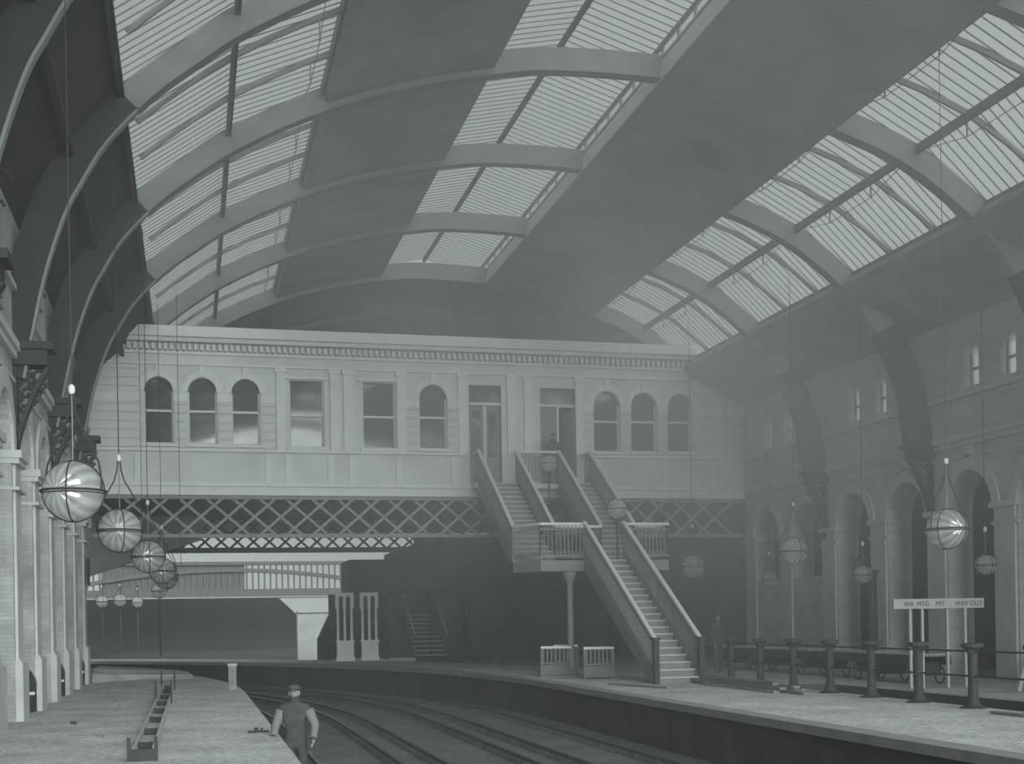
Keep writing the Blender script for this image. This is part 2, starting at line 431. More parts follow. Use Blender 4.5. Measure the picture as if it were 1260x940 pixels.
# room behind the left arches
mb = MB(); mb.box(XL - 2.6, XL - 2.4, 8, 43.2, -.2, 6.0); mb.box(XL - 2.6, XL - .9, 8, 43.2, 6.0, 6.2)
tag(mb.build('wall_left_inner', 'brick_left'), 'sooty brick wall behind the left arches', kind='structure')

# RIGHT WALL (b grows to +x)
PRt = lambda a, b, z: (XR + b, a, z)
wr = tag(empty('wall_right'), 'pale brick right arcade wall with round arches and clerestory', kind='structure')
cR = [29.83 + 3.05 * j for j in range(-6, 5)]
ops = [(c_, 2.05, -.0 if c_ < 38 else 2.9, 4.35, True) for c_ in cR]
wall_openings(MB(), PRt, 9.5, 44.1, -.1, 6.2, .75, ops).build('masonry', 'brick_right', wr)
for c_ in cR:
    if c_ > 38: ubox('infill_panel', 'brick_right', XR + .3, XR + .5, c_ - 1.02, c_ + 1.02, -.1, 2.9, wr); MB().box(XR + .2, XR + .6, c_ - .8, c_ + 1.02, 2.8, 2.95).build('sill', 'trim_right', wr); MB().box(XR + .2, XR + .6, c_ - .8, c_ + 1.02, 1.7, 1.78).build('sill', 'trim_right', wr)
    archivolt(MB(), PRt, c_, 2.05, 4.35, .3, -.07, .0).build('archivolt', 'trim_right', wr)
    MB().box(XR - .05, XR, c_ - .16, c_ + .16, 5.42, 6.05).build('keystone', 'trim_right', wr)
for c_ in [c - 1.525 for c in cR] + [cR[-1] + 1.3]:
    MB().box(XR - .12, XR + .3, c_ - .55, c_ + .55, 4.28, 4.42).box(XR - .07, XR + .3, c_ - .53, c_ + .53, 3.86, 3.94).build('impost', 'trim_right', wr)
    MB().box(XR - .06, XR, c_ - .42, c_ + .42, 0, 4.28).build('pier', 'trim_right', wr)
for z0, z1, d in ((6.16, 6.28, .2), (6.02, 6.16, .1), (5.7, 5.76, .05), (7.27, 7.4, .12), (7.15, 7.2, .05)):
    MB().box(XR - d, XR, 9.5, 43.75, z0, z1).build('string_course', 'trim_right', wr)
wins = []
for g0 in (28.15, 34.25, 40.35, 22.05, 15.95):
    for o_ in (-1.5, 0.0, 1.55): wins.append(g0 + o_)
ops = [(a, .72, 7.5, 8.3, True) for a in wins]
wall_openings(MB(), PRt, 9.5, 44.3, 6.2, 9.35, .5, ops).build('upper_masonry', 'brick_right', wr)
for n_, a in enumerate(sorted(wins)):
    t = tag(empty('window_%d' % (n_ + 4), (XR + .28, a, 7.5)), 'small round-headed clerestory window high in the right wall', kind='structure')
    pts = [(-.36, 0), (.36, 0), (.36, .8)] + [(.36 * math.cos(PI * i / 8), .8 + .36 * math.sin(PI * i / 8)) for i in range(1, 8)] + [(-.36, .8)]
    MB().prism([(0, p, z) for p, z in pts], [(.01, p, z) for p, z in pts]).build('pane', 'clear_glass', t)
    MB().box(-.03, .04, -.36, .36, .48, .54).box(-.03, .04, -.36, -.31, 0, 1).box(-.03, .04, .31, .36, 0, 1).build('sash_bar', 'rib', t)
    MB().box(-.35, -.12, -.45, .45, -.1, 0).build('window_sill', 'trim_right', t)
tag(MB().box(22.6, 22.8, 9.5, 43.7, 0, 6).box(XR + .75, 22.8, 9.5, 43.7, 6.0, 6.2).box(XR + .75, 22.8, 43.5, 43.7, 0, 6.0).build('wall_right_inner', 'dark_brick'), 'dark wall of the passage behind the right arches', kind='structure')
tag(MB().box(XR, XR + .5, 43.9, 62, -.1, 11.1).box(10.5, XR, 62, 62.3, -1, 5.9).build('wall_right_far', 'dark_brick'), 'side and end wall under the footbridge building, shade put into its dark brick', kind='structure')  # right wall carried on; its shade is painted as darker brick

# corbels and pierced scroll brackets below every rib
def corbel(parent, x, y, zt, sgn, proj, mt):
    """capital block with pierced bracket; sgn=+1 projects to +x"""
    r = MB()
    r.box(min(x, x + sgn * (proj + .12)), max(x, x + sgn * (proj + .12)), y - .34, y + .34, zt - .14, zt)
    r.box(min(x, x + sgn * proj), max(x, x + sgn * proj), y - .26, y + .26, zt - .42, zt - .14)
    o = r.build('corbel', 'iron', parent)
    # curved lower edge, hugging wall
    mb = MB(); n = 10; H_ = 1.75
    crv = [(proj * (1 - t) ** 1.6 * .98 + .05, zt - .42 - H_ * t) for t in [i / n for i in range(n + 1)]]
    for p, q in zip(crv[:-1], crv[1:]):
        a = [(x + sgn * max(p[0] - .09, .0), p[1]), (x + sgn * p[0], p[1]), (x + sgn * q[0], q[1]), (x + sgn * max(q[0] - .09, .0), q[1])]
        mb.prism([(u, y - .13, v) for u, v in a], [(u, y + .13, v) for u, v in a])
    a, b = sorted((x, x + sgn * .07)); mb.box(a, b, y - .13, y + .13, zt - .42 - H_, zt - .42)
    mb.build('bracket', 'iron', o)
    mb = MB()
    for cx_, cz_, rr in ((.42, -.62, .16), (.2, -.62, .11), (.22, -.92, .13), (.42, -.9, .09), (.17, -1.22, .1), (.12, -1.5, .07), (.5, -.78, .08), (.31, -.78, .08), (.33, -1.08, .08), (.08, -.75, .07), (.08, -1.05, .07)):
        if cx_ + rr * .6 > proj: cx_ = proj - rr
        pts = [(x + sgn * (cx_ * proj / .6 + rr * (1 - t / 14) * math.cos(t * .6)), y, zt + cz_ + rr * (1 - t / 14) * math.sin(t * .6)) for t in range(13)]
        mb.tube(pts, .034, 5)
    mb.build('scroll', 'iron', o)
    return o
for k in RIBS[1:]:
    if 12 < k < 43: corbel(wl, XL, k, 6.95, 1, .62, 'iron')
for k in RIBS:
    y = rib_y(k, XR)
    if 9.5 < y < 43: corbel(wr, XR, y, 6.25, -1, .66, 'iron')
# lower stem of the ribs down on to the left capitals is part of the rib itself
for k in [25.5 + 3.05, 25.5 + 9.15, 25.5 - 3.05]:
    mb = MB()
    for cx_, cz_, rr in ((.2, 9.0, .2), (.14, 8.55, .14), (.1, 8.25, .09)):
        mb.tube([(XL + cx_ + rr * (1 - t / 15) * math.cos(t * .6), k, cz_ + rr * (1 - t / 15) * math.sin(t * .6)) for t in range(14)], .03, 5)
    mb.box(XL, XL + .05, k - .06, k + .06, 8.0, 9.3)
    mb.build('scroll', 'iron', wl)

# ---------------------------------------------------------------- FACADE of the building on the bridge
FY = lambda a: 43.45 + .0166 * (a - XL)
PF = lambda a, b, z: (a, FY(a) + b, z)
wb = tag(empty('wall_back'), 'pale rusticated front of the building carried on the bridge', kind='structure')
W = [(-.92, .90, 7.58, 9.74, 1), (.455, .91, 7.58, 9.74, 1), (1.84, .91, 7.58, 9.74, 1), (3.83, 1.14, 7.53, 9.75, 0), (6.25, 1.12, 7.53, 9.75, 0), (8.10, .96, 7.55, 9.74, 1),
     (9.93, 1.14, 6.3, 9.78, 0), (12.55, 1.3, 6.3, 9.75, 0), (14.34, .97, 7.55, 9.69, 1), (15.73, .96, 7.57, 9.68, 1), (17.1, .92, 7.58, 9.68, 1)]
ops = [(c_, w_, zb, zt - (w_ / 2 if ar else 0), bool(ar)) for c_, w_, zb, zt, ar in W]
X0f, X1f = XL + .02, XR - .02
wall_openings(MB(), PF, X0f, X1f, 6.3, 10.9, .4, ops).build('masonry', 'ashlar', wb)
def fbox(name, mt, a0, a1, b0, b1, z0, z1, par=wb):
    return MB().prism([PF(a0, b0, z0), PF(a1, b0, z0), PF(a1, b1, z0), PF(a0, b1, z0)], [PF(a0, b0, z1), PF(a1, b0, z1), PF(a1, b1, z1), PF(a0, b1, z1)]).build(name, mt, par)
fbox('cornice', 'ashlar_trim', X0f, X1f, -.62, .4, 10.95, 11.28)
fbox('cornice', 'ashlar_trim', X0f, X1f, -.42, 0, 10.83, 10.95)
fbox('cornice', 'ashlar_trim', X0f, X1f, -.12, 0, 10.48, 10.56)
mb = MB(); a = X0f + .1
while a < X1f - .2:
    mb.prism([PF(a, -.24, 10.6), PF(a + .09, -.24, 10.6), PF(a + .09, 0, 10.6), PF(a, 0, 10.6)], [PF(a, -.24, 10.8), PF(a + .09, -.24, 10.8), PF(a + .09, 0, 10.8), PF(a, 0, 10.8)]); a += .19
tag(mb.build('dentils', 'ashlar_trim', wb), kind='stuff')
fbox('string_course', 'ashlar_trim', X0f, X1f, -.10, 0, 10.13, 10.2)
fbox('sill_course', 'ashlar_trim', X0f, 9.2, -.16, 0, 7.33, 7.42)
fbox('sill_course', 'ashlar_trim', 13.4, X1f, -.16, 0, 7.33, 7.42)
fbox('base_moulding', 'ashlar_trim', X0f, X1f, -.22, .4, 6.2, 6.32)
fbox('base_moulding', 'ashlar_trim', X0f, X1f, -.12, .4, 5.92, 6.2)
# rusticated courses beside the arched windows
strips = [(XL + .05, -1.55), (-.43, -.07), (.95, 1.35), (2.35, 2.78), (7.15, 7.58), (8.62, 9.0), (13.45, 13.8), (14.87, 15.2), (16.26, 16.6), (17.62, 18.7), (18.85, XR - .05)]
for a0, a1 in strips:
    z = 7.45; n = 0
    while z < 10.1:
        zt = min(z + .262, 10.12)
        if z > 9.16 and not (a0 in (XL + .05, 17.62, 18.85)): break
        pr_ = -.05
        if 8.99 < z < 9.2: pass
        b = UNIT['ashlar']
        cx_ = (a0 + a1) / 2
        unit_copy('stone_course', b, (cx_, FY(cx_) - .025, (z + zt) / 2 - .008), (a1 - a0, .07, zt - z - .035), wb, (0, 0, math.atan(.0166)))
        z += .28
    if a0 not in (XL + .05,): fbox('impost', 'ashlar_trim', a0 - .03, a1 + .03, -.09, 0, 8.95, 9.2)
fbox('impost', 'ashlar_trim', XL + .05, -1.5, -.09, 0, 8.95, 9.2)
# pilasters and parapet panels
for a in (2.98, 4.75, 5.2, 7.0, 9.12, 10.85, 11.45, 13.32):
    fbox('pilaster', 'ashlar_trim', a - .15, a + .15, -.11, 0, 7.42, 10.1); fbox('capital', 'ashlar_trim', a - .19, a + .19, -.15, 0, 9.98, 10.12)
for a in (-1.6, 2.55, 3.2, 4.6, 5.3, 6.9, 8.8, 14.0, 16.5, 18.3):
    fbox('dado_rib', 'ashlar_trim', a - .1, a + .1, -.06, 0, 6.34, 7.3)
num = 40
for i, (c_, w_, zb, zt, ar) in enumerate(W):
    if zb > 7:
        rz = math.atan(.0166)
        t = tag(empty('window_%d' % num, (c_, FY(c_), zb), rz), 'sash window in the pale building over the bridge', kind='structure'); num += 1
        h = zt - zb; r = w_ / 2; zs = h - (r if ar else 0)
        if ar: top = [(r * math.cos(PI * j / 10), zs + r * math.sin(PI * j / 10)) for j in range(0, 11)]
        else: top = [(r, h), (-r, h)]
        mid = 1.08
        MB().prism([(-r, .22, 0), (r, .22, 0), (r, .22, mid), (-r, .22, mid)], [(-r, .23, 0), (r, .23, 0), (r, .23, mid), (-r, .23, mid)]).build('pane', 'window_glass', t)
        q = [(-r, mid), (r, mid)] + top
        MB().prism([(a, .16, z) for a, z in q], [(a, .17, z) for a, z in q]).build('pane', 'window_glass', t)
        MB().box(-r, r, .13, .22, mid - .03, mid + .04).build('sash_bar', 'ashlar_trim', t)
        MB().box(-r, -r + .05, .13, .24, 0, zs).box(r - .05, r, .13, .24, 0, zs).box(-r, r, .13, .24, 0, .06).build('window_frame', 'ashlar', t)
        MB().box(-r - .1, r + .1, -.13, .1, -.1, 0).build('window_sill', 'ashlar_trim', t)
        if ar:
            archivolt(MB(), PF, c_, w_, zt - r, .2, -.07, 0).build('archivolt', 'ashlar_trim', wb)
            fbox('keystone', 'ashlar_trim', c_ - .09, c_ + .09, -.11, 0, zt + .02, zt + .38)
        else:
            fbox('lintel', 'ashlar_trim', c_ - r - .15, c_ + r + .15, -.12, 0, zt + .03, zt + .12)
for n_, (c_, w_, zt) in enumerate(((9.93, 1.14, 9.78), (12.55, 1.3, 9.75))):
    t = tag(empty('door_%d' % (n_ + 1), (c_, FY(c_), 6.32)), ('left' if n_ == 0 else 'right, half open') + ' double doorway at the head of the stairs', kind='structure')
    r = w_ / 2; h = zt - 6.32
    if n_ == 0:
        for s_ in (-1, 1):
            a, b = sorted((s_ * .04, s_ * (r - .04)))
            MB().box(a, b, .15, .2, 0, 2.75).build('door_leaf', 'stair', t)
            MB().box(a + .09, b - .09, .12, .15, 1.0, 2.6).build('panel', 'window_glass', t)
        MB().box(-.05, .05, .1, .2, 0, 2.8).build('mullion', 'ashlar', t)
    else:
        MB().box(-r, 0, .15, .2, 0, 2.75).build('door_leaf', 'stair', t)
        MB().box(-.02, .05, .1, .22, 0, 2.8).build('mullion', 'ashlar_trim', t)
        MB().bar((r - .05, .2, 1.35), (r - .25, .75, 1.35), .05, 2.7).build('door_leaf', 'stair', t)
    MB().box(-r, r, .1, .2, 2.78, 2.88).build('transom', 'ashlar', t)
    MB().box(-r, r, .14, .16, 2.88, h).build('fanlight', 'window_glass', t)
# building body
tag(MB().box(XL, XR, 51.6, 51.75, 6.2, 11.0).box(XL, XR, 44.0, 52, 11.0, 11.15).build('wall_bridge_building', 'dark_brick'), 'back wall and flat roof of the building on the bridge', kind='structure')
tag(MB().box(XL, XR, 43.9, 52.4, 5.93, 6.2).build('floor_bridge', 'dark_brick'), 'deck of the bridge that carries the building', kind='structure')

# ---------------------------------------------------------------- bridge girders
def girder(label, y, x0, x1, z0, z1, sl, st, mt, ch, group='lattice girders under the building', both=True):
    g = tag(empty('lattice_girder', (0, 0, 0)), label, 'girder', group)
    Y = (lambda a: FY(a) + y) if y < 5 else (lambda a: y)
    for z in (z0, z1 - .12):
        MB().prism([(x0, Y(x0) - .1, z), (x1, Y(x1) - .1, z), (x1, Y(x1) + .1, z), (x0, Y(x0) + .1, z)], [(x0, Y(x0) - .1, z + ch), (x1, Y(x1) - .1, z + ch), (x1, Y(x1) + .1, z + ch), (x0, Y(x0) + .1, z + ch)]).build('chord', mt, g)
    h = z1 - z0; run = h * sl
    for dr, oy in ((1, -.05), (-1, .03)):
        base = MB().bar((-dr * run / 2, 0, -h / 2), (dr * run / 2, 0, h / 2), .03, .09, (0, 0, 1)).mesh('lattice_bar', M[mt])
        a = x0
        while a < x1 - run:
            c_ = a + run / 2
            o = bpy.data.objects.new('lattice_bar', base); o.location = (c_, Y(c_) + oy, (z0 + z1) / 2); lnk(o, g)
            a += st
    return g
girder('near grey lattice girder under the pale building', .1, XL + .1, XR - .1, 4.54, 5.92, 1.15, .86, 'lattice', .12)
girder('far black lattice girder behind the grey one', 52.1, XL + .1, XR - .1, 4.5, 5.92, 1.1, .62, 'iron', .2)
# added roof slab beyond the right part of the bridge, keeps daylight out
tag(MB().box(9.0, XR, 52.45, 62, 4.62, 4.9).build('shade_slab_far', 'dark_brick'), 'low added roof slab shading the platform beyond the bridge', kind='structure')
# sloping haunch at the left
mb = MB(); q = [(XL - 1.55, 3.3), (XL - .6, 3.62), (.4, 4.98), (.5, 5.4), (.5, 5.9), (XL - 1.55, 5.9)]
mb.prism([(a, 51.62, z) for a, z in q], [(a, 51.9, z) for a, z in q])
tag(mb.build('bridge_haunch', 'lattice'), 'sloping grey haunch plate under the left end of the bridge', 'haunch')
tag(MB().box(XL - .9, XL, 43.2, 51.6, 5.9, 11.1).box(XL - 2.4, XL - 1.6, 43.2, 62, -.2, 5.9).build('wall_left_far', 'dark_brick'), 'dark abutment wall at the left under the bridge', kind='structure')

# ---------------------------------------------------------------- ground, tracks, platforms
tag(MB().box(-40, 60, -5, 170, -1.4, -1.0).build('ground', 'ballast'), 'dark cinder ballast between the platforms', kind='structure')
def platform(name, label, left, right, y0, y1, top, mt, edge_side=None, follow=(1, 1), z0=-1.0):
    ys = [y0 + (y1 - y0) * i / 44 for i in range(45)]
    r = tag(empty(name), label, kind='structure')
    mb = MB(); ed = MB(); fc = MB()
    for a, b in zip(ys[:-1], ys[1:]):
        la, lb = left + curve_off(a) * follow[0], left + curve_off(b) * follow[0]; ra, rb = right + curve_off(a) * follow[1], right + curve_off(b) * follow[1]
        mb.prism([(la, a, z0), (ra, a, z0), (rb, b, z0), (lb, b, z0)], [(la, a, top), (ra, a, top), (rb, b, top), (lb, b, top)])
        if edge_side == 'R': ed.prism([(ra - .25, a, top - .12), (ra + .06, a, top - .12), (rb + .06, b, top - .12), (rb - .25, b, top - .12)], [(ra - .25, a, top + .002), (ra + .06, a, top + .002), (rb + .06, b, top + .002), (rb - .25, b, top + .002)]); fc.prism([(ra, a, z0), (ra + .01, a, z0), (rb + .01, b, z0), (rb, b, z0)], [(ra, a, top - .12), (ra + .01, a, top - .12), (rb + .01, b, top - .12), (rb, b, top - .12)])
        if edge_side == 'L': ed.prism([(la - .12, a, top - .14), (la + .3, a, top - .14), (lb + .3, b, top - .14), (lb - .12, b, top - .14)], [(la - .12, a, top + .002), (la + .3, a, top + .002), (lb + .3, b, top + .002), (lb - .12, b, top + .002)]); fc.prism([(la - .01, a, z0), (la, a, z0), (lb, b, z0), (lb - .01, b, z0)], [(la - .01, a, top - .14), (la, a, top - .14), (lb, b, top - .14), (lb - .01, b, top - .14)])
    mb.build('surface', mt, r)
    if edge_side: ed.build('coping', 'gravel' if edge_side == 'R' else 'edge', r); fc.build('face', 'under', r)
    return r
platform('floor_left', 'pale gravel platform on the left, curving away', -6.2, 1.2, 5, 62, 0, 'gravel', 'R')
platform('floor_middle', 'pale gravel island platform right of the tracks', 9.28, 13.55, 5, 75, 0, 'gravel', 'L', (1, 1))
platform('floor_right', 'grey platform of the bay beyond the iron railing', 15.1, 22.9, 5, 43, 0, 'gravel2', None, (0, 0))
tag(MB().box(13.0, 22.9, 29.0, 62, -.9, -.004).build('floor_cross', 'gravel2'), 'paving joining the platforms behind the stair foot', kind='structure')
tag(MB().box(13.0, 16.0, 28.9, 29.0, -1.0, -.002).build('trim_1', 'under'), 'end wall of the bay track', kind='structure')
tag(MB().box(15.08, 15.1, 5, 28.9, -1, -.012).build('trim_2', 'under'), 'dark face of the bay platform', kind='structure')
def track(label, xs, z):
    t = tag(empty('railway_track'), label, 'track', 'mixed gauge tracks')
    for x in xs:
        pts = [(x + curve_off(y), y, z - .035) for y in [6 + 2 * i for i in range(36)]]
        mb = MB()
        for a, b in zip(pts[:-1], pts[1:]):
            mb.prism([(a[0] - .035, a[1], z - .07), (a[0] + .035, a[1], z - .07), (a[0] + .035, a[1], z), (a[0] - .035, a[1], z)], [(b[0] - .035, b[1], z - .07), (b[0] + .035, b[1], z - .07), (b[0] + .035, b[1], z), (b[0] - .035, b[1], z)])
        mb.build('rail', 'steel', t)
        mb = MB()
        for a, b in zip(pts[:-1], pts[1:]):
            mb.prism([(a[0] - .16, a[1], -1.01), (a[0] + .16, a[1], -1.01), (a[0] + .1, a[1], z - .07), (a[0] - .1, a[1], z - .07)], [(b[0] - .16, b[1], -1.01), (b[0] + .16, b[1], -1.01), (b[0] + .1, b[1], z - .07), (b[0] - .1, b[1], z - .07)])
        mb.build('baulk', 'ballast', t)
track('three-rail track beside the left platform', (2.2, 3.66, 4.42), -.85)
track('three-rail track beside the island platform', (5.97, 6.80, 8.25), -.85)
# low bank closing the left platform
mb = MB(); pr2 = [(41.2, 0), (41.6, .25), (42.4, .4), (44.5, .42), (46, .05)]
for a, b in zip(pr2[:-1], pr2[1:]): mb.prism([(XL + .15, a[0], -.02), (XL + .15, a[0], a[1]), (1.6 + curve_off(a[0]) - 1.0, a[0] + 1.2, a[1] * .45), (1.6 + curve_off(a[0]) - 1.0, a[0] + 1.2, -.02)], [(XL + .15, b[0], -.02), (XL + .15, b[0], b[1]), (1.6 + curve_off(b[0]) - 1.0, b[0] + 1.2, b[1] * .45), (1.6 + curve_off(b[0]) - 1.0, b[0] + 1.2, -.02)])
tag(mb.build('earth_bank', 'soil'), 'low pale earth bank across the end of the left platform', 'bank')

tag(MB().box(-40, 60, 78, 170, -1.1, -.98).build('dark_sheet_far', 'void'), 'dark sheet over the ground of the cutting beyond the bridge, standing in for smoke', kind='structure')  # dark sheet over the far ground, its colour stands in for smoke
# ---------------------------------------------------------------- far beyond the bridge
fb = tag(empty('road_bridge', (0, 140, 0)), 'distant arched road bridge with railing seen under the lattice girder', 'bridge')
mb = MB(); n = 16; xa, xb = -14, 23
for i in range(n):
    t0, t1 = -1 + 2 * i / n, -1 + 2 * (i + 1) / n
    X_0, X_1 = 4 + 17 * t0, 4 + 17 * t1
    mb.prism([(X_0, 0, 7.2 - 1.9 * t0 * t0), (X_1, 0, 7.2 - 1.9 * t1 * t1), (X_1, 0, 7.6 - 1.9 * t1 * t1), (X_0, 0, 7.6 - 1.9 * t0 * t0)], [(X_0, 1, 7.2 - 1.9 * t0 * t0), (X_1, 1, 7.2 - 1.9 * t1 * t1), (X_1, 1, 7.6 - 1.9 * t1 * t1), (X_0, 1, 7.6 - 1.9 * t0 * t0)])
mb.build('arch_rib', 'far_iron', fb)
MB().box(xa, xb, 0, 1, 7.95, 8.3).build('parapet', 'far_iron', fb)
MB().box(xa, xb, 0, 6, 4.5, 5.4).build('deck_beam', 'far_iron', fb)
MB().box(-9, 5.5, .5, .6, 5.4, 7.95).build('web_plate', 'far_iron', fb)
MB().box(xa, xb, -.1, 0, 4.45, 4.6).build('edge_strip', 'rib', fb)
bal = MB().box(-.09, .09, .3, .45, 5.4, 7.95).mesh('baluster', M['far_iron'])
a = xa + .5
while a < xb:
    o = bpy.data.objects.new('baluster', bal); o.location = (a, 0, 0); lnk(o, fb); a += .62
mb = MB().box(-30, 9.4, 152, 153, -1, 5); mb.prism([(9.4, 152, -1), (9.4, 152, 5), (11.8, 152, 2.7), (11.8, 152, -1)], [(9.4, 153, -1), (9.4, 153, 5), (11.8, 153, 2.7), (11.8, 153, -1)])
mb.box(XL - 8, XL - 7.5, 62, 136, -1, 5)
tag(mb.build('wall_cutting', 'void'), 'dark retaining wall of the cutting beyond the bridges', kind='structure')
hw = tag(MB().box(7.4, 12.5, 95, 96, -1, 2.45).box(7.4, 12.5, 94.8, 96, 2.45, 2.55).build('boundary_wall', 'brick_right'), 'pale boundary wall in daylight beyond the bridge', 'wall')
for n_, (xc, lab) in enumerate(((6.62, 'left cluster of slender white columns on a pedestal, in daylight'), (7.7, 'right cluster of slender white columns on a pedestal, in half shadow'))):
    t = tag(empty('column_cluster', (xc - .1, 57.2, 0)), lab, 'column', 'white column clusters under the far canopy')
    MB().box(-.4, .4, -.25, .25, 0, .18).box(-.36, .36, -.2, .2, .18, .82).box(-.4, .4, -.24, .24, .82, .9).box(-.03, .03, -.24, .2, .18, .82).build('pedestal', 'white_stone', t)
    for dx in (-.3, 0, .3):
        MB().lathe([(.075, .9), (.06, 1.0), (.055, 1.6), (.075, 1.65), (.055, 1.7), (.055, 2.3), (.08, 2.36), (.055, 2.42), (.055, 2.7), (.09, 2.85)], (dx, 0, 0), 10).build('shaft', 'white_stone', t, True)
    mb = MB(); P2 = lambda a, b, z: (a, -.08 + b, z)
    wall_openings(mb, P2, -.4, .4, 2.3, 3.0, .16, [(-.16, .2, 2.3, 2.75, True), (.16, .2, 2.3, 2.75, True)])
    mb.build('arched_head', 'white_stone', t)
cn = tag(empty('far_canopy', (7.0, 58.2, 3.0)), 'dark canopy carried by the white column clusters beyond the bridge', 'canopy')
MB().box(-.1, 12.6, 0, 3.5, 0, 1.5).build('fascia', 'under', cn)
for x in (1.4, 3.6, 5.2): MB().box(x, x + .25, .3, .6, -3, 0).build('post', 'under', cn)
MB().box(-.85, 12.6, 2.2, 2.3, -3, 0).build('dark_backing', 'dark_brick', cn)  # added dark sheet that keeps the gaps between the columns dark
tag(MB().prism([(5.6, 59.5, 0), (5.6, 59.5, .95), (6.15, 59.5, 2.1), (6.15, 59.5, 0)], [(5.6, 60.5, 0), (5.6, 60.5, .95), (6.15, 60.5, 2.1), (6.15, 60.5, 0)]).build('stair_hood', 'iron'), 'small dark sloping hood left of the white columns', 'hood')

# ---------------------------------------------------------------- stairs
def flight(parent, x0, x1, ya, za, yb, zb, n, solid=.3):
    """steps from (ya,za) low to (yb,zb) high, rising to +y"""
    r = (zb - za) / n; g = (yb - ya) / n
    for i in range(n):
        z = za + r * (i + 1); y = ya + g * i
        s_ = ubox('step', 'tread', x0, x1, y, y + g + .03, z - .045, z, parent)
    mb = MB()
    for i in range(n): mb.box(x0, x1, ya + g * i + .03, ya + g * i + .05, za + r * i - .02, za + r * (i + 1) - .045)
    mb.build('riser', 'stair', parent)
    for x in (x0, x1):
        mb = MB(); q = [(ya - .05, za - .0), (ya + .1, za + .25), (yb, zb + .12), (yb, zb - .28), (ya + .42, za)]
        mb.prism([(x - .03, y, z) for y, z in q], [(x + .03, y, z) for y, z in q]); mb.build('stringer', 'stair', parent)
def balustrade(parent, p, q, h=1.08, base=.14, post=(0, 0)):
    p = Vector(p); q = Vector(q); up = Vector((0, 0, 1)); L_ = (q - p).length
    MB().bar(p + up * h, q + up * h, .11, .075).build('handrail', 'rail', parent)
    MB().bar(p + up * base, q + up * base, .04, .05).bar(p + up * (h - .16), q + up * (h - .16), .03, .035).build('lower_rail', 'stair', parent)
    n = max(2, int(L_ / .115)); mb = MB()
    for i in range(n + 1):
        c_ = p.lerp(q, i / n); mb.bar(c_ + up * base, c_ + up * (h - .02), .022)
    d = (q - p)
    for i in range(0, n, 1):                      # scrollwork band under the balusters' middles
        a = p.lerp(q, i / n) + up * (base + .02); b = p.lerp(q, (i + 1) / n) + up * (base + .16)
        mb.bar(a, b, .02)
    tag(mb.build('balusters', 'stair', parent), kind='stuff')
st = tag(empty('staircase', (12, 31, 0)), 'open iron staircase from the island platform up to the doors of the bridge building', 'staircase')
sp = empty('lower_flight', (-12, -31, 0), parent=st); stb = sp
XA, XB = 11.36, 12.58
sx = tag(empty('staircase_parts'), None)
bpy.data.objects.remove(sx)
def S(x, y, z): return (x, y, z)
flight(sp, XA, XB, 31.0, 0, 36.95, 3.42, 19)
balustrade(sp, (XA, 31.05, .05), (XA, 36.95, 3.47)); balustrade(sp, (XB, 31.05, .05), (XB, 36.95, 3.47))
for x in (XA, XB):
    MB().box(x - .07, x + .07, 30.93, 31.07, 0, 1.12).box(x - .1, x + .1, 30.9, 31.1, 1.12, 1.18).build('newel', 'iron', sp)
ld = empty('landing', (-12, -31, 0), parent=st)
poly = [(9.45, 38.1), (10.0, 36.95), (14.0, 36.95), (14.3, 38.1)]
MB().prism([(x, y, 3.1) for x, y in poly], [(x, y, 3.42) for x, y in poly]).build('deck', 'stair', ld)
for p_, q_ in (((9.5, 38.05), (10.0, 37.0)), ((10.0, 37.0), (XA, 37.0)), ((XB, 37.0), (14.0, 37.0)), ((14.0, 37.0), (14.3, 38.05)), ((10.75, 38.1), (12.25, 38.1)), ((13.35, 38.1), (14.3, 38.1))):
    balustrade(ld, (*p_, 3.42), (*q_, 3.42))
for i_, (xa_, xb_) in enumerate(((9.45, 10.75), (12.25, 13.35))):
    u = empty('upper_flight', (-12, -31, 0), parent=st)
    flight(u, xa_, xb_, 38.1, 3.42, 42.7, 6.3, 16)
    for x in (xa_, xb_): balustrade(u, (x, 38.1, 3.45), (x, 42.7, 6.33))
gl_ = empty('gallery', (-12, -31, 0), parent=st)
MB().box(9.35, 13.5, 42.7, 43.45, 6.14, 6.3).build('deck', 'ashlar', gl_)
balustrade(gl_, (10.75, 42.75, 6.3), (12.25, 42.75, 6.3))
for x in (9.45, 13.4): balustrade(gl_, (x, 42.7, 6.3), (x, 43.4, 6.3))
co = empty('support', (-12, -31, 0), parent=st)
for x, y in ((10.95, 37.2), (13.6, 37.3)):
    MB().lathe([(.24, 0), (.24, .1), (.15, .16), (.13, .3), (.1, .36), (.09, 2.75), (.13, 2.8), (.2, 2.98), (.22, 3.1)], (x, y, 0), 12).build('column', 'lattice', co, True)
# second stairs behind the bridge
s2 = tag(empty('far_staircase', (10.5, 58, 0)), 'dim staircase with thin pale handrails beyond the bridge', 'staircase')
for x in (-.9, .55):
    MB().bar((x, -1.0, 1.1), (x, 5.5, 4.7), .05).build('handrail', 'rail', s2)
    MB().bar((x, -1.0, .15), (x, 5.5, 3.75), .05, .25).build('stringer', 'stair', s2)
for i in range(18): ubox('step', 'tread', -.9, .55, -1.0 + i * .36, -.6 + i * .36, .16 + i * .2, .2 + i * .2, s2)

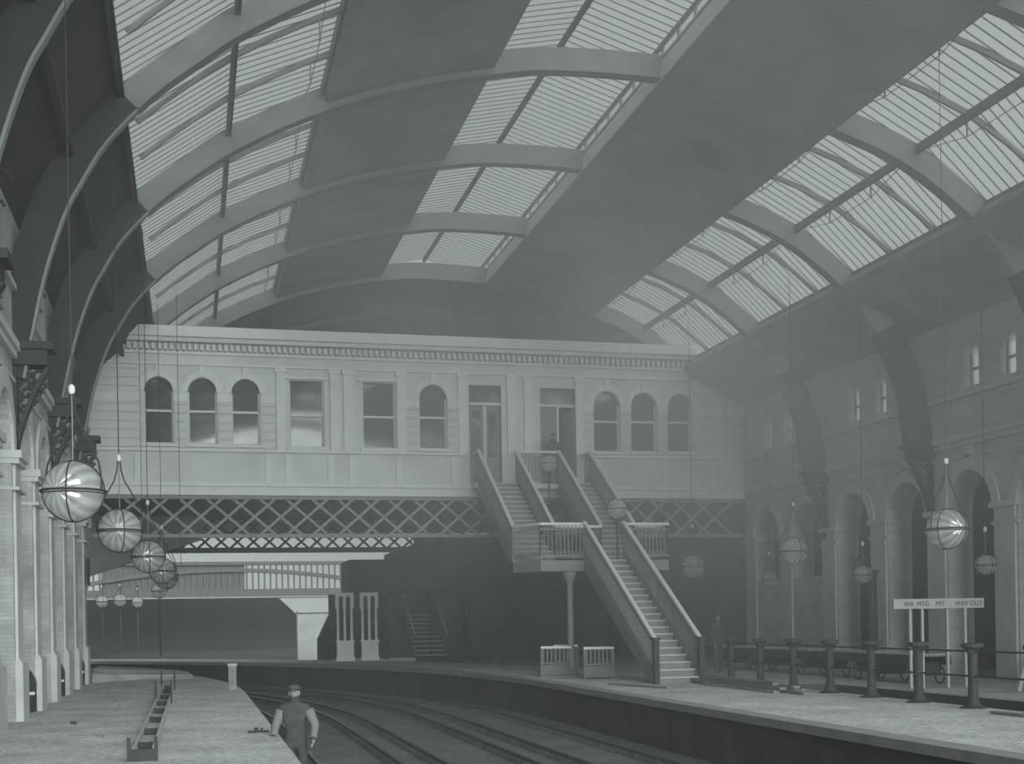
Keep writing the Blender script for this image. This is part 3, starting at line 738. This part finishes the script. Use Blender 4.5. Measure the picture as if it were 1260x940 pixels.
# ---------------------------------------------------------------- hanging globe lamps
def globe_lamp(name, d, arm, top, lyre=True):
    """origin at the globe centre"""
    r = d / 2; root = empty(name)
    me = MB().lathe([(r * math.sin(PI * i / 20) + .001, -r * math.cos(PI * i / 20)) for i in range(21)], n=28)
    me.build('globe', 'globe', root, True)
    ring = [(1.06 * r * math.cos(2 * PI * i / 28), 1.06 * r * math.sin(2 * PI * i / 28), 0) for i in range(28)]
    MB().tube(ring, .016 * d / .8, 5, True).tube([(a * .97, b * .97, -.035) for a, b, c in ring], .008, 4, True).build('ring', 'iron', root)
    mb = MB()
    for k in range(2):
        an = .35 + k * PI / 2
        mb.tube([(1.03 * r * math.cos(t) * math.cos(an), 1.03 * r * math.cos(t) * math.sin(an), 1.03 * r * math.sin(t)) for t in [2 * PI * i / 28 for i in range(28)]], .011 * d / .8, 5, True)
    mb.build('cage', 'iron', root)
    MB().lathe([(.02, -.14), (.06, -.12), (.07, -.02), (.03, .1), (.02, .3)], (0, 0, -.02), 8).build('burner', 'iron', root)
    if lyre:
        mb = MB(); H_ = arm
        for s_ in (-1, 1):
            pts = [(s_ * 1.06 * r, 0, 0), (s_ * 1.08 * r, 0, .10 * H_), (s_ * .98 * r, 0, .28 * H_), (s_ * .62 * r, 0, .50 * H_), (s_ * .24 * r, 0, .70 * H_), (s_ * .10 * r, 0, .84 * H_), (s_ * .05 * r, 0, H_)]
            mb.tube([(x, y, z) for x, z, y in [(p[0], p[1], p[1]) if False else (p[0], p[2], p[1]) for p in pts]], .014 * d / .8, 5)
        mb.build('lyre_frame', 'iron', root)
        MB().lathe([(.03, 0), (.045, .03), (.045, .1), (.02, .13)], (0, 0, H_ - .03), 8).build('cap', 'ashlar', root)
        MB().tube([(0, 0, r), (0, 0, H_)], .008, 4).build('feed_pipe', 'rib', root)
    MB().tube([(0, 0, H_ if lyre else r), (0, 0, top)], .009, 4).build('suspension_cord', 'iron', root)
    return root
def roof_z(x, y):
    if x < -1.75: return 10.4
    for i in range(len(PR) - 1):
        a, b = off(i, RDEPTH), off(i + 1, RDEPTH)
        if a[0] <= x <= b[0]:
            z = a[1] + (b[1] - a[1]) * (x - a[0]) / max(b[0] - a[0], 1e-6)
            if x > 17.9:
                o_ = off(idx(17.7), RDEPTH); z = o_[1] + (9.2 - o_[1]) * (x - o_[0]) / (XR + .3 - o_[0])
            return z + .03
G1 = 'globe lamps hung above the left platform'; G2 = 'globe lamps hung above the right side'
def lamp(x, y, z, d, label, group, top=None, rz=None):
    t = globe_lamp('globe_lamp', d, 1.34 * d / .8, (top if top is not None else roof_z(x, y)) - z)
    t.location = (x, y, z); t.rotation_euler = (0, 0, -PSI if rz is None else rz); tag(t, label, 'lamp', group)
    return t
lamp(-1.52, 18.43, 3.53, .8, 'largest and nearest caged glass globe lamp, at far left before the arcade', G1, rz=-.5)
lamp(-1.29, 25.67, 3.51, .8, 'second nearest caged globe lamp on the left, before the lattice girder', G1, rz=-.1)
lamp(-1.04, 34.23, 3.45, .8, 'third caged globe lamp of the left row, below the girder end', G1)
lamp(-.88, 42.4, 3.42, .8, 'fourth caged globe lamp of the left row, overlapping the third', G1)
lamp(-.9, 50.2, 3.45, .8, 'fifth caged globe lamp of the left row, half hidden behind the fourth', G1, 5.9)
for (x, y, z), lb in (((-1.7, 74, 3.6), 'small far globe just right below the left row of lamps'), ((-5.95, 93, 3.4), 'far globe nearest the left pier in the dark cutting'), ((-4.6, 90, 3.4), 'far globe second from the left pier in the dark cutting'), ((-4.0, 103, 3.5), 'far globe third from the left pier in the dark cutting')):
    t = globe_lamp('globe_lamp', .8, 1.0, 1.3); t.location = (x, y, z); tag(t, lb, 'lamp', 'small far globe lamps beyond the bridge')
    MB().box(-.04, .04, .5, .58, -z, 1.3).bar((0, .54, 1.3), (0, 0, 1.3), .05).build('post', 'under', t)
lamp(14.85, 23.4, 3.37, .8, 'large caged globe lamp at right, in front of an open arch', G2, rz=.2)
lamp(17.06, 34.8, 3.54, .8, 'middle caged globe lamp at right, before the blind arches', G2)
lamp(16.67, 41.7, 3.40, .8, 'caged globe lamp right of the staircase against the dark passage', G2)
G3 = 'small globe lamps over the bay platform'
lamp(18.9, 40.4, 2.9, .5, 'small globe lamp before the farthest blind arch', G3)
lamp(18.25, 32.96, 2.78, .5, 'small globe lamp beside the dark column in the third arch', G3)
lamp(18.99, 28.28, 2.84, .5, 'small globe lamp low in the right open arch', G3)
for (x, y, z, d), lb in (((12.6, 37.6, 5.0, .6), 'globe lamp on the right handrail of the stair landing'), ((11.7, 42.0, 6.9, .55), 'globe lamp at the head of the stairs between the two flights')):
    t = empty('stair_lamp', (x, y, z)); r = d / 2; tag(t, lb, 'lamp', 'globe lamps on the staircase')
    MB().lathe([(r * math.sin(PI * i / 16) + .001, -r * math.cos(PI * i / 16)) for i in range(17)], n=20).build('globe', 'globe', t, True)
    MB().tube([(1.04 * r * math.cos(2 * PI * i / 20), 1.04 * r * math.sin(2 * PI * i / 20), 0) for i in range(20)], .012, 4, True).build('ring', 'iron', t)
    MB().tube([(1.03 * r * math.cos(2 * PI * i / 20), 0, 1.03 * r * math.sin(2 * PI * i / 20)) for i in range(20)], .01, 4, True).build('cage', 'iron', t)
    zb = (3.42 if y < 40 else 6.2) - z if y < 40 else -1.3
    MB().tube([(0, 0, -r), (0, 0, zb)], .03, 6).build('post', 'iron', t)
# two thin gas-service wires beside the left lamps
for x, y in ((-1.45, 42.0), (-.3, 42.3)):
    tag(MB().tube([(x, y, 3.6), (x, y, roof_z(x, y))], .009, 4).build('suspension_cord', 'iron'), ('left' if x < -.9 else 'right') + ' of two thin spare cords beside the fourth left lamp', 'cord', 'spare lamp cords')
for x, y, zb_ in ((-2.75, 40.5, 4.0), (13.5, 43.1, 6.4)):
    pass

# ---------------------------------------------------------------- iron railing along the bay
rl = tag(empty('platform_railing', (13.3, 26, 0)), 'dark iron pipe railing with disc-topped posts along the bay side', 'railing')
pm = MB().lathe([(.24, 0), (.24, .02), (.14, .05), (.105, .12), (.088, .2), (.08, .56), (.085, .94), (.12, 1.03), (.19, 1.07), (.2, 1.13), (.08, 1.15)], n=12).mesh('post', M['iron'])
pys = [20.24 + 1.757 * j for j in range(-3, 7)]
for y in pys:
    o = bpy.data.objects.new('post', pm); o.location = (0, y - 26, 0); lnk(o, rl)
for z in (1.0, .56): MB().tube([(0, pys[0] - 26, z), (0, pys[-1] - 26, z)], .02, 6).build('pipe_rail', 'iron', rl)
MB().tube([(0, pys[-1] - 26, 1.0), (-.72, 31.05 - 26, 1.0)], .02, 6).build('pipe_rail', 'iron', rl)

# ---------------------------------------------------------------- benches
def bench(loc, rz, label, W_=.85, L_=1.9):
    t = tag(empty('bench', loc, rz), label, 'bench', 'slatted benches under the stair landing')
    n = 7
    for i in range(n):
        x = -W_ / 2 + W_ * (i + .5) / n
        MB().bar((x, 0, .42), (x - .0, -.1, .86), .06, .02, (0, 1, 0)).build('slat', 'bench', t)
    MB().box(-W_ / 2 - .02, W_ / 2 + .02, -.14, -.08, .83, .9).build('top_rail', 'rail', t)
    MB().box(-W_ / 2, W_ / 2, -.02, .5, .38, .43).build('seat', 'bench', t)
    for s_ in (-1, 1):
        MB().bar((s_ * W_ / 2, 0, .0), (s_ * W_ / 2, -.08, .85), .05).build('leg', 'bench', t)
        MB().bar((s_ * W_ / 2, .5, 0), (s_ * W_ / 2, .42, .42), .05).build('leg', 'bench', t)
    MB().box(-W_ / 2, W_ / 2, .0, .03, .05, .36).build('skirt', 'bench', t)
    return t
bench((10.3, 36.6, 0), -.12, 'left slatted bench with dark end panel under the stair landing')
bench((11.15, 38.4, 0), -.3, 'slatted bench behind the iron column under the stair landing', .7)
bench((11.0, 34.6, 0), -.35, 'right slatted bench close behind the lower stair flight', .8)

# ---------------------------------------------------------------- sign board
sg = tag(empty('sign_board', (16.25, 26, 0)), 'long white painted sign on thin legs reading WAY OUT, on the bay platform', 'sign')
MB().box(-1.12, 1.15, 0, .04, 1.78, 2.0).build('panel', 'board', sg)
for x in (-.68, -.38, .25, .7): MB().box(x - .03, x + .03, .04, .1, 0, 1.8).build('leg', 'board', sg)
for tx, x0 in (('WA', -.87), ('MTG', -.55), ('MIT', -.08), ('WAY OUT', .40)):
    cu = bpy.data.curves.new('lettering', 'FONT'); cu.body = tx; cu.size = .15; cu.extrude = .004
    o = bpy.data.objects.new('lettering', cu); C.objects.link(o)
    me = bpy.data.meshes.new_from_object(o.evaluated_get(bpy.context.evaluated_depsgraph_get())); bpy.data.objects.remove(o)
    me.materials.clear(); me.materials.append(M['ink'])
    o = lnk(bpy.data.objects.new('lettering', me), sg); o.location = (x0, -.005, 1.835); o.rotation_euler = (PI / 2, 0, 0)
# dark column standing at the arches
tag(MB().lathe([(.2, 0), (.2, .3), (.13, .4), (.12, 2.7), (.16, 2.8), (.2, 2.9)], (18.55, 33.0, 0), 12).build('iron_column', 'iron'), 'dark iron column rising behind the railing before the third arch', 'column')

# ---------------------------------------------------------------- barrows and benches on the bay platform
def barrow(x, y, L_, label, rz=0):
    t = tag(empty('luggage_barrow', (x, y, 0), rz), label, 'barrow', 'luggage barrows on the bay platform')
    for i in range(5): ubox('plank', 'bench', -.36 + i * .15, -.23 + i * .15, -L_ / 2, L_ / 2, .66, .70, t)
    MB().box(-.38, -.32, -L_ / 2, L_ / 2, .46, .66).box(.32, .38, -L_ / 2, L_ / 2, .46, .66).build('frame', 'iron', t)
    for yy in (-L_ * .32, L_ * .32):
        for s_ in (-1, 1):
            MB().tube([(s_ * .34, yy + .2 * math.cos(2 * PI * i / 14), .22 + .2 * math.sin(2 * PI * i / 14)) for i in range(14)], .022, 5, True).build('wheel', 'iron', t)
        MB().box(-.36, .36, yy - .03, yy + .03, .2, .52).build('axle_block', 'iron', t)
    MB().box(-.4, .4, -L_ / 2, L_ / 2, .7, .72).build('top_edge', 'timber_pale', t)
barrow(16.9, 37.6, 2.9, 'farthest dark luggage barrow, beside the staircase foot')
barrow(16.9, 34.4, 3.0, 'second farthest dark luggage barrow before the arches')
barrow(16.9, 31.2, 2.9, 'third dark luggage barrow, behind the pile of planks')
barrow(16.8, 28.2, 2.4, 'nearest dark luggage barrow, left of the white sign')
bx_ = tag(empty('crate', (19.0, 25.0, 0)), 'dark wooden crate stack at the right edge beyond the railing', 'crate')
MB().box(-.4, .4, -.5, .5, 0, .8).build('body', 'timber', bx_)
for z in (.1, .4, .7): MB().box(-.43, -.4, -.5, .5, z - .05, z + .05).build('batten', 'bench', bx_)
tr = tag(empty('trestle', (17.2, 23.8, 0)), 'pale A-shaped wooden trestle at the far right behind the railing', 'trestle')
for s_ in (-1, 1):
    for y in (-.3, .3): MB().bar((s_ * .28, y, 0), (s_ * .04, y, .85), .07).build('leg', 'timber_pale', tr)
MB().box(-.08, .08, -.4, .4, .83, .9).build('top_beam', 'timber_pale', tr)

# ---------------------------------------------------------------- pile of planks
rnd = random.Random(3)
for i in range(9):
    L_ = rnd.uniform(3.6, 5.6); lay, q_ = ((0, i), (1, i - 4), (2, i - 7))[0 if i < 4 else 1 if i < 7 else 2]
    ang = rnd.uniform(-.05, .05)
    t = tag(empty('plank', (12.25 + .1 * lay + .22 * q_, 28.2 + rnd.uniform(-.9, .9), .005 + .07 * lay), ang), ('farthest', 'second farthest', 'third farthest', 'fourth', 'middle', 'fourth from the near end', 'third from the near end', 'second nearest', 'nearest')[i] + (' pale' if i % 3 == 0 else ' dark') + ' plank of the loose pile at the railing foot', 'plank', 'loose planks piled by the railing')
    MB().box(-.08, .08, -L_ / 2, L_ / 2, 0, .06).build('board', 'bench' if i % 3 else 'timber', t)
for i, (x, y, L_, a_) in enumerate(((10.6, 30.2, 2.6, .25), (12.9, 17.0, 4.0, .02), (10.6, 36.0, 1.8, 1.2))):
    t = tag(empty('plank', (x, y, .012), a_), ['single plank lying on the island platform before the stair foot', 'long plank lying at the right edge by the nearest railing posts', 'short plank lying before the benches'][i], 'plank')
    MB().box(-.07, .07, -L_ / 2, L_ / 2, 0, .035).build('board', 'timber', t)

# ---------------------------------------------------------------- things on the left platform
tg = tag(empty('timber_trough', (-.63, 17, 0)), 'long narrow wooden trough with upright ends lying along the left platform', 'trough')
yN, yF = 0.0, 18.3
MB().box(-.17, .17, -.05, -.005, 0, .15).build('end_board', 'iron', tg)
for s_ in (-1, 1):
    MB().prism([(s_ * .12 - .015, yN, .02), (s_ * .12 + .015, yN, .02), (s_ * .12 + .015, yN, .14), (s_ * .12 - .015, yN, .14)], [(s_ * .14 - .015, yF, .02), (s_ * .14 + .015, yF, .02), (s_ * .14 + .015, yF, .14), (s_ * .14 - .015, yF, .14)]).build('side_board', 'timber_pale', tg)
MB().box(-.13, .13, yN, yF, .01, .03).build('bottom_board', 'timber_pale', tg)
for y in (0, 1.2, 3.6, 6.2, 8.6, 11, 13.5, 16, 18.2):
    MB().box(-.1, .1, y + .01, y + .08, .03, .13).build('cross_block', 'iron', tg)
for y in (0, 18.2, 12.4):
    for s_ in (-1, 1): MB().box(s_ * .165 - .022, s_ * .165 + .022, y - .06, y + .02, 0, .3 if y < 5 else .5).build('upright', 'iron', tg)
po = tag(empty('edge_post', (1.0, 34.6, 0)), 'short timber post standing on the corner of the left platform', 'post')
MB().box(-.1, .1, -.1, .1, 0, .62).build('shaft', 'timber', po); MB().box(-.12, .12, -.12, .12, .62, .68).build('top', 'timber_pale', po)
cl = tag(empty('rail_chair', (.98, 20.7, 0)), 'small dark iron fitting lying on the left platform near the edge', 'iron fitting')
MB().box(-.16, .16, -.06, .06, 0, .03).build('base', 'iron', cl); MB().box(-.06, .0, -.05, .05, .03, .08).box(.04, .07, -.05, .05, .03, .07).build('jaw', 'iron', cl)
for i, (x, y, a) in enumerate(((-2.0, 24, .3), (-1.9, 30.5, 1.3), (.2, 36.5, 1.2), (-1.6, 21, 1.4), (-2.2, 33.5, 1.5))):
    t = tag(empty('wood_scrap', (x, y, .002), a), None, 'scrap', 'wood scraps on the left platform')
    MB().box(-.05, .05, -.25, .25, 0, .03).build('board', 'timber', t)
    t['label'] = ['wood scrap by the near left plinth', 'wood scrap left of the trough, middle distance', 'wood scrap near the corner post', 'nearest wood scrap, left of the trough', 'farthest wood scrap by the left arcade'][i]
nb = tag(MB().box(-.04, .02, -.25, .25, -.4, .4).build('notice_board', 'iron'), 'narrow dark notice board on the last pier of the left arcade', 'board')
nb.location = (XL + .14, 40.9, 3.35)

# ---------------------------------------------------------------- people
def limb(mb, pts, rs, n=10): mb.tube(pts, rs, n)
def person(loc, rz, label, pose, shirt='cloth_dark', fingers=False, cap=True):
    """continuous skinned body; pose = dict of joint positions (x right, y forward, z up)"""
    t = tag(empty('person', loc, rz), label, 'person')
    me = bpy.data.meshes.new('body'); J = pose
    names = ['hip', 'waist', 'chest', 'neck', 'jaw', 'brow', 'crown']
    V = [J[k] for k in names]; Rr = [(.17, .13), (.145, .11), (.19, .13), (.062, .065), (.075, .085), (.085, .1), (.055, .065)]
    E = [(i, i + 1) for i in range(6)]
    for s_ in ('l', 'r'):
        k = len(V); V += [J[s_ + 'sh'], J[s_ + 'el'], J[s_ + 'wr'], J[s_ + 'pm']]; Rr += [(.075, .075), (.055, .055), (.035, .032), (.045, .024)]
        E += [(2, k), (k, k + 1), (k + 1, k + 2), (k + 2, k + 3)]
        k = len(V); V += [J[s_ + 'hp'], J[s_ + 'kn'], J[s_ + 'an'], J[s_ + 'to']]; Rr += [(.105, .105), (.072, .075), (.048, .05), (.045, .035)]
        E += [(0, k), (k, k + 1), (k + 1, k + 2), (k + 2, k + 3)]
    me.from_pydata(V, E, [])
    o = lnk(bpy.data.objects.new('body', me), t)
    bm = bmesh.new(); bm.from_mesh(me); lay = bm.verts.layers.skin.verify(); bm.verts.ensure_lookup_table()
    for i, v in enumerate(bm.verts):
        v[lay].radius = Rr[i]
        if i == 0: v[lay].use_root = True
    bm.to_mesh(me); bm.free()
    me.materials.append(M[shirt])
    md = o.modifiers.new('skin', 'SKIN'); md.use_smooth_shade = True
    o.modifiers.new('sub', 'SUBSURF').levels = 2
    o.modifiers['sub'].render_levels = 2
    b = Vector(J['brow']); j = Vector(J['jaw']); c_ = (b + j) / 2
    MB().lathe([(.001, -.115), (.045, -.1), (.068, -.05), (.078, .0), (.08, .04), (.07, .085), (.04, .115), (.001, .125)], (c_.x, c_.y + .012, c_.z + .03), 14).build('head', 'skin_tone', t, True)
    MB().prism([(c_.x - .012, c_.y + .085, c_.z), (c_.x + .012, c_.y + .085, c_.z), (c_.x, c_.y + .08, c_.z + .05)], [(c_.x - .006, c_.y + .115, c_.z + .005), (c_.x + .006, c_.y + .115, c_.z + .005), (c_.x, c_.y + .095, c_.z + .045)]).build('nose', 'skin_tone', t)
    mb = MB()
    for s_ in (-1, 1): mb.box(c_.x + s_ * .03 - .01, c_.x + s_ * .03 + .01, c_.y + .08, c_.y + .09, c_.z + .04, c_.z + .05)
    mb.box(c_.x - .022, c_.x + .022, c_.y + .078, c_.y + .086, c_.z - .035, c_.z - .03); mb.build('face_features', 'iron', t)
    mb = MB()
    for s_ in (-1, 1): mb.box(c_.x + s_ * .08 - .01, c_.x + s_ * .08 + .01, c_.y - .01, c_.y + .02, c_.z, c_.z + .055)
    mb.build('ears', 'skin_tone', t)
    if cap:
        MB().lathe([(.088, .07), (.1, .1), (.1, .13), (.06, .16), (.001, .165)], (c_.x, c_.y + .0, c_.z + .0), 14).prism([(c_.x - .07, c_.y + .06, c_.z + .075), (c_.x + .07, c_.y + .06, c_.z + .075), (c_.x + .05, c_.y + .14, c_.z + .07), (c_.x - .05, c_.y + .14, c_.z + .07)], [(c_.x - .07, c_.y + .06, c_.z + .09), (c_.x + .07, c_.y + .06, c_.z + .09), (c_.x + .05, c_.y + .14, c_.z + .08), (c_.x - .05, c_.y + .14, c_.z + .08)]).build('cap', 'cloth_dark', t, True)
    for s_ in ('l', 'r'):
        p = Vector(J[s_ + 'pm']); wv = Vector(J[s_ + 'wr']); d = (p - wv).normalized(); side = d.cross(Vector((0, 1, 0))).normalized(); fw = side.cross(d)
        mb = MB()
        for q_, ln in ((-.028, .065), (-.010, .078), (.010, .074), (.027, .06)):
            a = p + fw * q_ + d * .012
            mb.tube([a - d * .03, a + d * ln * .5, a + d * ln * .85 + side * .012, a + d * ln + side * .028], [.0095, .009, .008, .006], 6)
        sg_ = 1
        a = p - d * .03 + fw * .035
        mb.tube([a - fw * .02, a + fw * .02 + d * .02, a + fw * .03 + d * .05], [.011, .0095, .007], 6)
        mb.tube([wv - d * .01, wv + d * .04, p + d * .01], [.026, .034, .032], 8)
        mb.build('hand', 'skin_tone', t, True)
    if shirt == 'cloth_dark' and fingers:
        for s_ in ('l', 'r'):
            a, b_, c2 = Vector(J[s_ + 'sh']), Vector(J[s_ + 'el']), Vector(J[s_ + 'wr'])
            MB().tube([a.lerp(b_, .1), a.lerp(b_, .6), b_, b_.lerp(c2, .5), b_.lerp(c2, .93)], [.088, .078, .068, .058, .05], 12).build('sleeve', 'shirt', t, True)
    return t
stand = dict(hip=(0, 0, .92), waist=(0, .0, 1.08), chest=(0, .0, 1.32), neck=(0, .01, 1.5), jaw=(0, .03, 1.56), brow=(0, .03, 1.66), crown=(0, .01, 1.72),
             lsh=(-.19, 0, 1.41), lel=(-.25, -.04, 1.12), lwr=(-.24, .06, .87), lpm=(-.235, .08, .80), rsh=(.19, 0, 1.41), rel=(.25, -.04, 1.12), rwr=(.24, .06, .87), rpm=(.235, .08, .80),
             lhp=(-.1, 0, .86), lkn=(-.11, .03, .48), lan=(-.11, -.02, .09), lto=(-.12, .14, .045), rhp=(.1, 0, .86), rkn=(.11, .03, .48), ran=(.11, -.02, .09), rto=(.12, .14, .045))
walk = dict(stand); walk.update(lel=(-.30, -.02, 1.14), lwr=(-.30, .16, .95), lpm=(-.30, .21, .9), rel=(.30, .0, 1.14), rwr=(.29, .2, 1.0), rpm=(.285, .25, .95), rkn=(.11, .16, .5), ran=(.11, .0, .14), rto=(.12, .15, .07), lan=(-.11, -.12, .1), lto=(-.12, .04, .045))
person((1.5, 20.0, -1.0), -.25 + PI, 'person in dark clothes and pale sleeves standing on the track beside the left platform', walk, fingers=True)
person((15.2, 36.2, 0), .6 + PI, 'person in dark clothes standing behind the railing right of the stair foot', stand)
person((12.15, 43.05, 6.3), PI, 'person in dark clothes standing in the doorway at the head of the stairs', stand)

# ---------------------------------------------------------------- haze
def haze(name, label, x0, x1, y0, y1, z0, z1, dens):
    """steam: thin at the near left, thicker towards the right and the far end, in soft billows"""
    mt = bpy.data.materials.new(name); mt.use_nodes = True; nt = mt.node_tree; N = nt.nodes; L = nt.links
    for n in list(N): N.remove(n)
    o = N.new('ShaderNodeOutputMaterial'); v = N.new('ShaderNodeVolumeScatter')
    v.inputs['Color'].default_value = (.97, .97, .97, 1); v.inputs['Anisotropy'].default_value = .2
    g = N.new('ShaderNodeNewGeometry'); sp = N.new('ShaderNodeSeparateXYZ'); L.new(g.outputs['Position'], sp.inputs[0])
    def ramp(sock, a, b, lo, hi):
        m_ = N.new('ShaderNodeMapRange'); m_.interpolation_type = 'SMOOTHSTEP'
        for k, val in (('From Min', a), ('From Max', b), ('To Min', lo), ('To Max', hi)): m_.inputs[k].default_value = val
        L.new(sock, m_.inputs['Value']); return m_.outputs[0]
    def mul(a, b):
        m_ = N.new('ShaderNodeMath'); m_.operation = 'MULTIPLY'; L.new(a, m_.inputs[0])
        if isinstance(b, float): m_.inputs[1].default_value = b
        else: L.new(b, m_.inputs[1])
        return m_.outputs[0]
    fx = ramp(sp.outputs[0], HZ['x'][0], HZ['x'][1], HZ['x'][2], 1.0)
    fy = ramp(sp.outputs[1], HZ['y'][0], HZ['y'][1], HZ['y'][2], 1.0)
    n = N.new('ShaderNodeTexNoise'); n.inputs['Scale'].default_value = .16; n.inputs['Detail'].default_value = 1.0
    L.new(g.outputs['Position'], n.inputs['Vector'])
    fn = ramp(n.outputs['Fac'], .35, .65, .55, 1.45)
    fz = ramp(sp.outputs[2], .5, 7.0, .28, 1.0)
    L.new(mul(mul(mul(mul(fx, fy), fz), fn), dens), v.inputs['Density'])
    L.new(v.outputs[0], o.inputs['Volume'])
    ob = MB().box(x0, x1, y0, y1, z0, z1).build(name, mt)
    return tag(ob, label, 'haze', kind='stuff')
HZ = dict(x=(-3.0, 8.0, .25), y=(10.0, 34.0, .35))
haze('haze', 'thin grey steam and smoke hanging in the train shed', -8, 24, 2, 56, -1.3, 16, .025)
